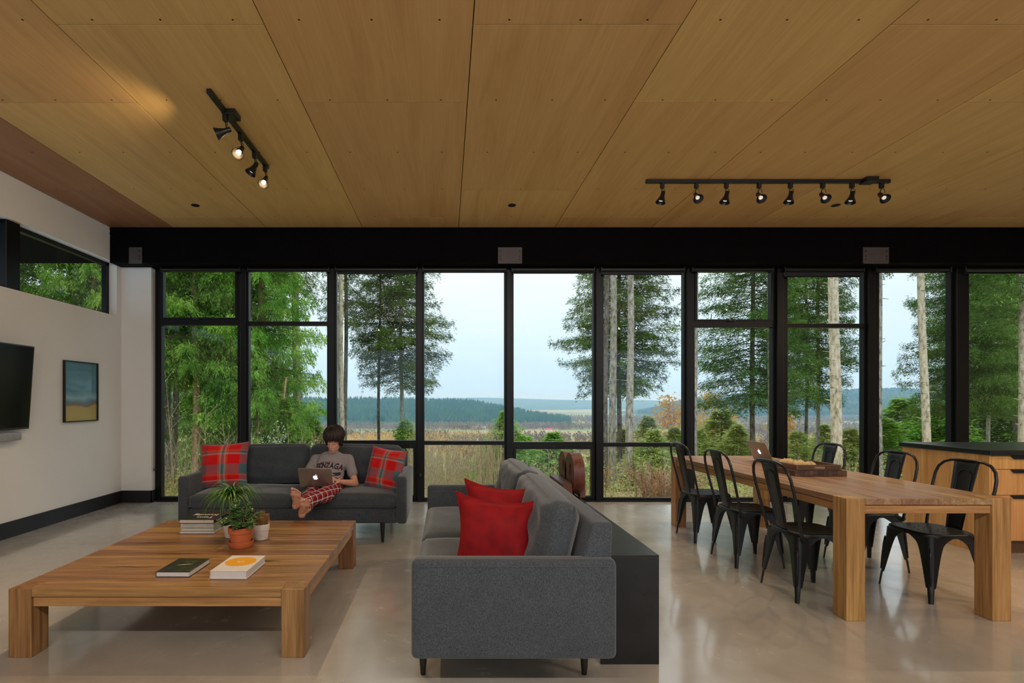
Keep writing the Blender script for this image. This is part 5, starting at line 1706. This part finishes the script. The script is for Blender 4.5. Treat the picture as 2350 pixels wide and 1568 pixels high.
# jade plant
t = empty('potted_plant', (-1.392, 3.545, zt), 0, 'jade plant in a terracotta pot with saucer', 'potted plant', PG)
MB().lathe([(.070, 0), (.076, .006), (.083, .040), (.079, .042), (.073, .008), (.0, .008)], 36).build('saucer', MT['terracotta'], t, angle=40)
MB().lathe([(.056, .009), (.060, .012), (.074, .098), (.080, .099), (.083, .134), (.078, .137), (.074, .122), (.0, .122)], 36).build('pot', MT['terracotta'], t, angle=40)
MB().lathe([(.073, .118), (.0, .124)], 24).build('soil', MT['soil'], t)
lv = []; lf = []
prof = [(0, .006, .004), (.25, .30, .10), (.55, .42, .13), (.8, .30, .11), (1.0, .05, .03)]
n = 8
for (s_, hw, th) in prof:
    for k in range(n):
        a = 2 * PI * k / n; lv.append((hw * math.cos(a), s_, th * math.sin(a) + .10 * s_ * s_))
for i in range(len(prof) - 1):
    for k in range(n):
        k2 = (k + 1) % n; lf.append((i * n + k, i * n + k2, (i + 1) * n + k2, (i + 1) * n + k))
lf.append(tuple(range(n))[::-1]); lf.append(tuple(4 * n + k for k in range(n)))
leaf_me = MB().add(lv, lf).mesh('leaf', True); leaf_me.materials.append(MT['jade'])
rs = random.Random(4); mb = MB(); nleaf = 0
for k in range(41):
    a = rs.uniform(0, 6.28); q = rs.random() ** .5
    tip = Vector((math.cos(a) * .115 * q, math.sin(a) * .105 * q, .155 + .125 * (1 - q * q) * rs.uniform(.55, 1.15) + rs.uniform(-.015, .02)))
    b = Vector((math.cos(a) * .02, math.sin(a) * .02, .122)); mid = b.lerp(tip, .55) + Vector((0, 0, .015))
    mb.tube([b, mid, tip], [.006, .005, .003], 6)
    for j in range(7):
        s_ = rs.uniform(.5, 1.0) if j > 1 else 1.0
        p = b.lerp(mid, min(1, s_ / .55)) if s_ < .55 else mid.lerp(tip, (s_ - .55) / .45)
        o = bpy.data.objects.new('leaf', leaf_me); col.objects.link(o); o.parent = t
        out = Vector((p.x, p.y, 0)).normalized() if Vector((p.x, p.y, 0)).length > .01 else Vector((1, 0, 0))
        yaw = math.atan2(out.y, out.x) - PI / 2 + rs.uniform(-1.3, 1.3)
        pit = rs.uniform(-.7, .9) if q < .7 else rs.uniform(-1.0, .3)
        s2 = rs.uniform(.028, .045)
        o.matrix_local = Matrix.Translation(p) @ Matrix.Rotation(yaw, 4, 'Z') @ Matrix.Rotation(pit, 4, 'X') @ Matrix.Rotation(rs.uniform(-.5, .5), 4, 'Y') @ Matrix.Scale(s2, 4)
mb.build('stems', MT['jade_stem'], t, smooth=True)
# cactus in a white pot
def white_pot(t, r, h):
    MB().lathe([(r * .72, 0), (r * .78, .003), (r * .95, h * .62), (r * 1.0, h * .63), (r * 1.03, h * .97), (r * 1.0, h), (r * .93, h * .98), (r * .9, h * .86), (0, h * .86)], 36).build('pot', MT['ceramic'], t, angle=30)
    MB().lathe([(r * .9, h * .85), (0, h * .88)], 24).build('soil', MT['soil'], t)
t = empty('potted_plant', (-1.322, 3.735, zt), 0, 'small spiny brown cactus in a white ceramic pot', 'potted plant', PG)
white_pot(t, .058, .112)
rs = random.Random(9)
for (x, y, h_, r_) in ((0, 0, .085, .022), (.026, .006, .066, .016), (-.024, .01, .06, .016), (.008, -.026, .055, .015), (-.01, .03, .07, .016)):
    body = MB().cap((x, y, .10), (x * 1.3, y * 1.3, .10 + h_), r_, r_ * .8, 12).build('stem', MT['cactus'], t, smooth=True)
    mb = MB()
    for k in range(200):
        a = rs.uniform(0, 6.28); z = .10 + rs.uniform(.1, 1.15) * h_; rr = r_ * .92
        p = Vector((x * 1.2 + rr * math.cos(a), y * 1.2 + rr * math.sin(a), z)); d = Vector((math.cos(a), math.sin(a), rs.uniform(-.2, .9))).normalized()
        mb.tube([p, p + d * rs.uniform(.010, .022)], [.0009, .0002], 3, cap=False)
    props(mb.build('spines', MT['spine'], body), kind='stuff')
# ponytail palm in a white pot
t = empty('potted_plant', (-1.555, 3.79, zt), 0, 'ponytail palm with long drooping leaves in a white pot', 'potted plant', PG)
white_pot(t, .056, .105)
MB().tube([(0, 0, .09), (.002, 0, .12), (0, 0, .16), (.004, .0, .22), (.006, 0, .285)], [.034, .03, .017, .013, .017], 14).build('stem', MT['palm_stem'], t, smooth=True)
blades = []
for v_ in range(16):
    r2 = random.Random(50 + v_); L = r2.uniform(.24, .36); th0 = r2.uniform(.55, 1.5); curl = r2.uniform(1.6, 2.5) + (th0 - .5) * .7; w0 = r2.uniform(.0032, .0052)
    vv = []; ff = []; N_ = 16; x = z = 0.0
    for k in range(N_ + 1):
        s_ = k / N_
        if k:
            th = th0 - curl * (s_ - .03) ** 1.15; x += L / N_ * math.cos(th); z += L / N_ * math.sin(th)
        w_ = w0 * (1 - s_ ** 2.4) + .0005; dy = .04 * s_ * s_ * math.sin(v_ * 1.7)
        vv += [(x, dy - w_, z + w_ * .35), (x, dy, z), (x, dy + w_, z + w_ * .35)]
    for k in range(N_):
        for j in range(2): ff.append((k * 3 + j, k * 3 + j + 1, k * 3 + j + 4, k * 3 + j + 3))
    me = MB().add(vv, ff).mesh('leaf_blade', True); me.materials.append(MT['blade']); blades.append(me)
rs = random.Random(77)
for k in range(280):
    o = bpy.data.objects.new('leaf_blade', blades[k % 16]); col.objects.link(o); o.parent = t
    o.location = (.006 + rs.uniform(-.010, .010), rs.uniform(-.010, .010), .285 + rs.uniform(-.025, .02)); o.rotation_euler = (rs.uniform(-.15, .15), rs.uniform(-.2, .2), rs.uniform(0, 6.28)); s_ = rs.uniform(.55, 1.0) * (.62 if k % 3 == 0 else 1); o.scale = (s_, s_, s_)
# ================================================================== the boy on the far sofa
BASE = Vector((-1.18, 5.20, .455))
per = empty('person', BASE, 0, 'person in grey t-shirt and plaid pants using a laptop, feet up', 'person')
TOL = Matrix.Translation(-BASE)
Vc = Vector
hipL, hipR = Vc((-1.095, 5.20, .515)), Vc((-1.265, 5.20, .515))
kneeL, kneeR = Vc((-1.125, 4.83, .475)), Vc((-1.262, 4.84, .455))
ankL, ankR = Vc((-1.243, 4.465, .475)), Vc((-1.192, 4.415, .425))
shL, shR = Vc((-1.005, 5.40, .750)), Vc((-1.345, 5.40, .750))
elL, elR = Vc((-.918, 5.27, .515)), Vc((-1.425, 5.24, .55))
wrL, wrR = Vc((-1.035, 5.075, .563)), Vc((-1.315, 5.09, .575))
# head frame
hc = Vc((-1.142, 5.315, .950))
fw = Vc((-.13, -.93, -.31)).normalized()
rt = fw.cross(Vc((0, 0, 1))).normalized()      # person's own right is -rt
up = rt.cross(fw).normalized()
if rt.x < 0: rt = -rt
HR = Matrix((rt, fw, up)).transposed()
def H(x, y, z): return hc + HR @ Vc((x, y, z))
def head_blobs(mb):
    mb.ell(H(0, -.008, .028), (.074, .092, .086), HR, 24, 16)
    mb.ell(H(0, .026, -.040), (.057, .060, .076), HR, 20, 14)
    mb.ell(H(0, .056, -.100), (.022, .022, .017), HR)
    mb.cap(H(0, .086, -.004), H(0, .103, -.044), .007, .0115, 12)
    for s in (-1, 1):
        mb.ell(H(s * .010, .092, -.047), (.008, .010, .007), HR)
        mb.ell(H(s * .032, .052, -.040), (.022, .022, .024), HR)
        mb.ell(H(s * .030, .070, -.010), (.015, .0105, .009), HR)
        mb.ell(H(s * .075, -.004, -.018), (.009, .019, .029), HR)
        mb.ell(H(s * .034, .022, -.072), (.020, .042, .022), HR)
    mb.ell(H(0, .074, .016), (.050, .018, .012), HR)
    mb.ell(H(0, .083, -.0725), (.021, .011, .0055), HR)
    mb.ell(H(0, .080, -.0835), (.017, .011, .006), HR)
def hand(mb, wr, kn, tip, across, thumb):
    """palm from wrist to knuckles, four fingers bending down to the keys, thumb from the side"""
    across = across.normalized()
    d = (kn - wr)
    for s in (-.028, -.010, .010, .026):
        mb.cap(wr.lerp(kn, .15) + across * s * .6, kn + across * s, .014, .0115, 10)
    for s, L, r_ in ((-.028, .82, .0068), (-.0095, 1.0, .0078), (.0095, 1.05, .008), (.027, .95, .0078)):
        k = kn + across * s
        dn = (tip - kn) * L
        m1 = k + d.normalized() * .026 * L + Vc((0, 0, .004)); m2 = k + d.normalized() * .026 * L * .6 + dn * .62; e_ = k + d.normalized() * .012 + dn
        mb.cap(k, m1, r_ * 1.12, r_, 10); mb.cap(m1, m2, r_, r_ * .95, 10); mb.cap(m2, e_, r_ * .95, r_ * .82, 10)
    b = wr.lerp(kn, .3) + across * thumb * .024
    mb.cap(b, b + d * .45 + across * thumb * .018 + Vc((0, 0, -.010)), .013, .010, 10)
    mb.cap(b + d * .45 + across * thumb * .018 + Vc((0, 0, -.010)), b + d * .85 + across * thumb * .018 + Vc((0, 0, -.020)), .010, .008, 10)
def foot(mb, heel, l, big, L=.232):
    l = l.normalized()
    n = Vc((0, .8, .6)); n = (n - l * n.dot(l)).normalized()
    s = l.cross(n).normalized()
    if s.dot(big) < 0: s = -s
    R = Matrix((s, l, n)).transposed()
    k = L / .232
    def F(a, b, c): return heel + (s * a + l * b + n * c) * k
    mb.ell(F(0, .028, .030), (.030 * k, .034 * k, .032 * k), R)
    mb.cap(F(-.006, .05, .034), F(-.004, .135, .030), .029 * k, .027 * k)
    mb.cap(F(.010, .09, .045), F(.016, .15, .030), .026 * k, .022 * k)
    mb.ell(F(.020, .158, .020), (.024 * k, .026 * k, .019 * k), R)
    mb.ell(F(-.016, .150, .019), (.026 * k, .026 * k, .017 * k), R)
    for (a, b0, b1, r_) in ((.028, .178, .218, .0125), (.0055, .178, .217, .0088), (-.0115, .174, .208, .0082), (-.0265, .166, .197, .0078), (-.0395, .156, .184, .0076)):
        mb.cap(F(a * .92, b0 - .03, .020), F(a, b0 + .012, .019), r_ * 1.08 * k, r_ * .95 * k, 10)
        mb.ell(F(a, b1 - r_ * .4, .017), (r_ * .98 * k, r_ * 1.15 * k, r_ * 1.02 * k), R, 12, 10)
    return F(0, .04, .055)
heelL, heelR = Vc((-1.266, 4.375, .430)), Vc((-1.203, 4.318, .371))
body = MB()
body.ell((-1.18, 5.20, .535), (.145, .115, .085)); body.ell((-1.18, 5.29, .61), (.13, .095, .12)); body.ell((-1.175, 5.385, .70), (.148, .095, .125))
body.cap(shR + Vc((.03, 0, -.008)), shL - Vc((.03, 0, .008)), .042, .042); body.cap((-1.17, 5.40, .78), (-1.15, 5.355, .89), .052, .047)
body.cap(hipL, kneeL, .078, .054); body.cap(kneeL, ankL, .052, .033); body.cap(hipR, kneeR, .078, .054); body.cap(kneeR, ankR, .052, .033)
body.cap(shL, elL, .038, .036); body.cap(elL, elL.lerp(wrL, .45), .037, .033); body.cap(elL.lerp(wrL, .45), wrL, .033, .022)
body.cap(shR, elR, .038, .036); body.cap(elR, elR.lerp(wrR, .45), .037, .033); body.cap(elR.lerp(wrR, .45), wrR, .033, .022)
hand(body, wrL, Vc((-1.075, 5.035, .592)), Vc((-1.085, 5.015, .562)), Vc((-.55, .70, .25)) * -1, 1)
hand(body, wrR, Vc((-1.285, 5.045, .592)), Vc((-1.275, 5.02, .563)), Vc((.55, .75, .2)), 1)
tL = foot(body, heelL, Vc((.14, -.46, .86)), Vc((-1, 0, 0)))
tR = foot(body, heelR, Vc((.34, -.50, .78)), Vc((1, 0, 0)))
body.cap(ankL, tL, .033, .034); body.cap(ankR, tR, .033, .034)
head_blobs(body)
me = remeshed(body, 'body', .0042, 5, .5)
me.transform(TOL)
link_mesh('body', me, MT['skin'], per)
# mouth line, brows and lids
mb = MB().tube([H(-.017, .0895, -.0785), H(0, .0945, -.0775), H(.017, .0895, -.0785)], [.001, .0016, .001], 6)
o = link_mesh('lips', mb.mesh('lips', True), simple('lip', S(150, 86, 78), .5), per); o.data.transform(TOL)
for s in (-1, 1):
    mb = MB().tube([H(s * .016, .0815, -.0135), H(s * .030, .0818, -.0175), H(s * .043, .0745, -.0135)], [.0007, .0013, .0007], 5)
    o = link_mesh('eyelashes', mb.mesh('eyelashes', True), MT['hair'], per); o.data.transform(TOL)

# clothes
def wrinkle(me, amp, sc, seed):
    rs = random.Random(seed); p = [rs.uniform(0, 6) for _ in range(6)]
    n = len(me.vertices)
    C = np.zeros(n * 3); N_ = np.zeros(n * 3)
    me.vertices.foreach_get('co', C); me.vertices.foreach_get('normal', N_)
    C = C.reshape(-1, 3); N_ = N_.reshape(-1, 3)
    x, y, z = C.T
    k = np.sin(x * sc + z * sc * .7 + p[0] + 1.5 * np.sin(y * sc * .5 + p[1])) + .6 * np.sin(y * sc * 1.2 - x * sc * .8 + p[2]) + .4 * np.sin(z * sc * 2.1 + x * sc + p[3])
    me.vertices.foreach_set('co', (C + N_ * (amp * k)[:, None]).ravel()); me.update()
sh = MB()
sh.ell((-1.18, 5.225, .545), (.160, .115, .095), None, 28, 16); sh.ell((-1.18, 5.295, .61), (.150, .108, .13), None, 28, 16); sh.ell((-1.175, 5.385, .70), (.172, .106, .135), None, 28, 16); sh.cap((-1.27, 5.34, .70), (-1.08, 5.34, .70), .058, .058, 16)
sh.cap(shR + Vc((.035, 0, -.005)), shL - Vc((.035, 0, .005)), .056, .056)
for (a, b) in ((shL, elL), (shR, elR)):
    sh.cap(a, a.lerp(b, .45), .050, .053); sh.cap(a.lerp(b, .3), a.lerp(b, .58), .052, .056)
me = remeshed(sh, 't_shirt', .006, 6, .5)
wrinkle(me, .0022, 34, 2)
shirt_bvh = BVHTree.FromPolygons([v.co.copy() for v in me.vertices], [tuple(p.vertices) for p in me.polygons])
me.transform(TOL)
shirt = link_mesh('t_shirt', me, MT['tshirt'], per)
# collar
ring = []
for k in range(24):
    a = 2 * PI * k / 24
    ring.append(Vc((-1.163 + .062 * math.cos(a), 5.387 + .058 * math.sin(a), .802 + .020 * math.sin(a))))
o = link_mesh('collar', MB().tube(ring, .0085, 8, closed=True).mesh('collar', True), simple('tshirt_rib', S(126, 120, 120), .9), shirt); o.data.transform(TOL)
def print_on(me, M):
    """lay flat lettering on the shirt front along +Y"""
    me.transform(M)
    for v in me.vertices:
        h = shirt_bvh.ray_cast(Vc((v.co.x, 4.6, v.co.z)), Vc((0, 1, 0)))
        dy = v.co.y
        v.co.y = (h[0].y if h[0] is not None else 5.28) - .0025 - dy
    me.transform(TOL)
    return me
letters = [('G', 731.0, 1069.5, 11), ('O', 738.8, 1067.0, 6), ('N', 746.6, 1066, 2), ('Z', 755.6, 1066.2, -1), ('A', 764.6, 1067, -4), ('G', 774.4, 1069, -8), ('A', 783.5, 1072.2, -14)]
for ch, px, py, an in letters:
    p = at(px, py, 5.285)
    for (mat_, bold, ex) in (('red_ink', .0030, 0.0), ('navy_ink', .0018, .0022)):
        tm = text_mesh(ch, .062, 0.0, bold, 'CENTER')
        for v in tm.vertices: v.co.z = ex
        # split long edges so that the print follows the cloth
        bm = bmesh.new(); bm.from_mesh(tm); bmesh.ops.subdivide_edges(bm, edges=[e_ for e_ in bm.edges if e_.calc_length() > .012], cuts=2); bm.to_mesh(tm); bm.free()
        # text plane x,y -> world x,z ; text z (layer) -> y
        M_ = Matrix.Translation((p.x, 0, p.z)) @ Matrix.Rotation(math.radians(-an) * -1, 4, 'Y').inverted() @ Matrix(((.88, 0, 0, 0), (0, 0, 1, 0), (0, 1.1, 0, -.025), (0, 0, 0, 1)))
        link_mesh('lettering', print_on(tm, M_), MT[mat_], shirt)
pol = []
for (cx, a0) in ((.075, -PI / 2), (-.075, PI / 2)):
    for k in range(9):
        a = a0 + PI * k / 8; pol.append((cx + .0135 * math.cos(a), .0135 * math.sin(a)))
p = at(764.5, 1085.8, 5.275)
b2_ = MB()
nseg = 24
xs = np.linspace(-.0885, .0885, nseg)
for i in range(nseg - 1):
    def hh_(x): return math.sqrt(max(0, .0135 ** 2 - max(0, abs(x) - .075) ** 2))
    b2_.add([(xs[i], -hh_(xs[i]), .0004), (xs[i + 1], -hh_(xs[i + 1]), .0004), (xs[i + 1], hh_(xs[i + 1]), .0004), (xs[i], hh_(xs[i]), .0004)], [(0, 1, 2, 3)])
M_ = Matrix.Translation((p.x, 0, p.z)) @ Matrix(((1, 0, 0, 0), (0, 0, 1, 0), (0, 1, 0, 0), (0, 0, 0, 1)))
link_mesh('lettering', print_on(b2_.mesh('badge'), M_), MT['navy_ink'], shirt)
tm = text_mesh('EY', .020, 0.0, .0006, 'CENTER')
for v in tm.vertices: v.co.z = .0014
p2 = at(766.5, 1085.6, 5.275)
M_ = Matrix.Translation((p2.x, 0, p2.z - .007)) @ Matrix(((1, 0, 0, 0), (0, 0, 1, 0), (0, 1, 0, 0), (0, 0, 0, 1)))
link_mesh('lettering', print_on(tm, M_), MT['white_ink'], shirt)

pn = MB()
pn.ell((-1.18, 5.20, .515), (.168, .13, .085), None, 28, 16)
for (h_, k_, a_, r3) in ((hipL, kneeL, ankL, .052), (hipR, kneeR, ankR, .050)):
    e_ = k_.lerp(a_, .86)
    pn.cap(h_, k_, .090, .070, 16); pn.cap(k_, e_, .069, r3, 16)
me = remeshed(pn, 'pajama_pants', .006, 5, .5)
wrinkle(me, .0035, 30, 6)
me.transform(TOL)
m = Mat('plaid_flannel', .95, spec=.1)
co = m.coord((1, 1, 1), rot=(.12, 0, .22))
sp3 = m.n('ShaderNodeSeparateXYZ'); m.L.new(co, sp3.inputs[0])
def band(sock, per_, off=0.0):
    a = m.n('ShaderNodeMath', operation='MULTIPLY_ADD'); a.inputs[1].default_value = 1 / per_; a.inputs[2].default_value = off + 10; m.L.new(sock, a.inputs[0])
    b = m.n('ShaderNodeMath', operation='FRACT'); m.L.new(a.outputs[0], b.inputs[0])
    return b.outputs[0]
xz = m.n('ShaderNodeMath', operation='SUBTRACT'); m.L.new(sp3.outputs['X'], xz.inputs[0]); m.L.new(sp3.outputs['Z'], xz.inputs[1])
st = [(0, S(160, 20, 32)), (.26, S(28, 32, 54)), (.42, S(160, 20, 32)), (.50, S(226, 220, 210)), (.66, S(28, 32, 54)), (.80, S(204, 96, 92)), (.90, S(28, 32, 54))]
c = m.mix(m.ramp(band(sp3.outputs['Y'], .075), st, 'CONSTANT'), m.ramp(band(xz.outputs[0], .07, .3), st, 'CONSTANT'), .5)
m.color(c)
MT['flannel'] = m.m
link_mesh('pajama_pants', me, MT['flannel'], per)

# hair: mop of tapering locks over a cap
hair = MB()
hair.ell(H(0, -.014, .042), (.084, .098, .086), HR, 24, 16)
rs = random.Random(3)
crownp = Vc((.0, -.035, .125))
for k in range(330):
    a = 2 * PI * k / 330 * 7.0 + rs.uniform(-.1, .1)
    c_, s_ = math.cos(a), math.sin(a)          # s_ = +1 front, -1 back
    lay = rs.uniform(1.0, 1.13)
    ze = np.interp(s_, [-1, -.2, .35, .75, 1], [-.085, -.070, -.050, .016, .022]) + rs.uniform(-.016, .012)
    rx, ry, rz_ = .093 * lay, .108 * lay, .095 * lay
    pts_ = []; rad = []
    t0 = rs.uniform(.0, .35)
    zt_ = .042 + rz_
    twist = rs.uniform(-.35, .35)
    for j in range(9):
        q = t0 + (1 - t0) * j / 8
        z = zt_ + (ze - zt_) * (q ** 1.6)
        rel = max(-1, min(1, (z - .042) / rz_))
        w_ = math.sqrt(max(0, 1 - rel * rel)) if z > .042 else 1 - .25 * ((.042 - z) / .1)
        aa = a + twist * (1 - q)
        pts_.append(H(rx * w_ * math.cos(aa), -.014 + ry * w_ * math.sin(aa) - .01 * (1 - q), z)); rad.append(.0085 * math.sin(PI * min(1, .25 + q * .78)) + .0012)
    hair.tube(pts_, rad, 5)
o = link_mesh('hair', hair.mesh('hair', True), MT['hair'], per); o.data.transform(TOL)
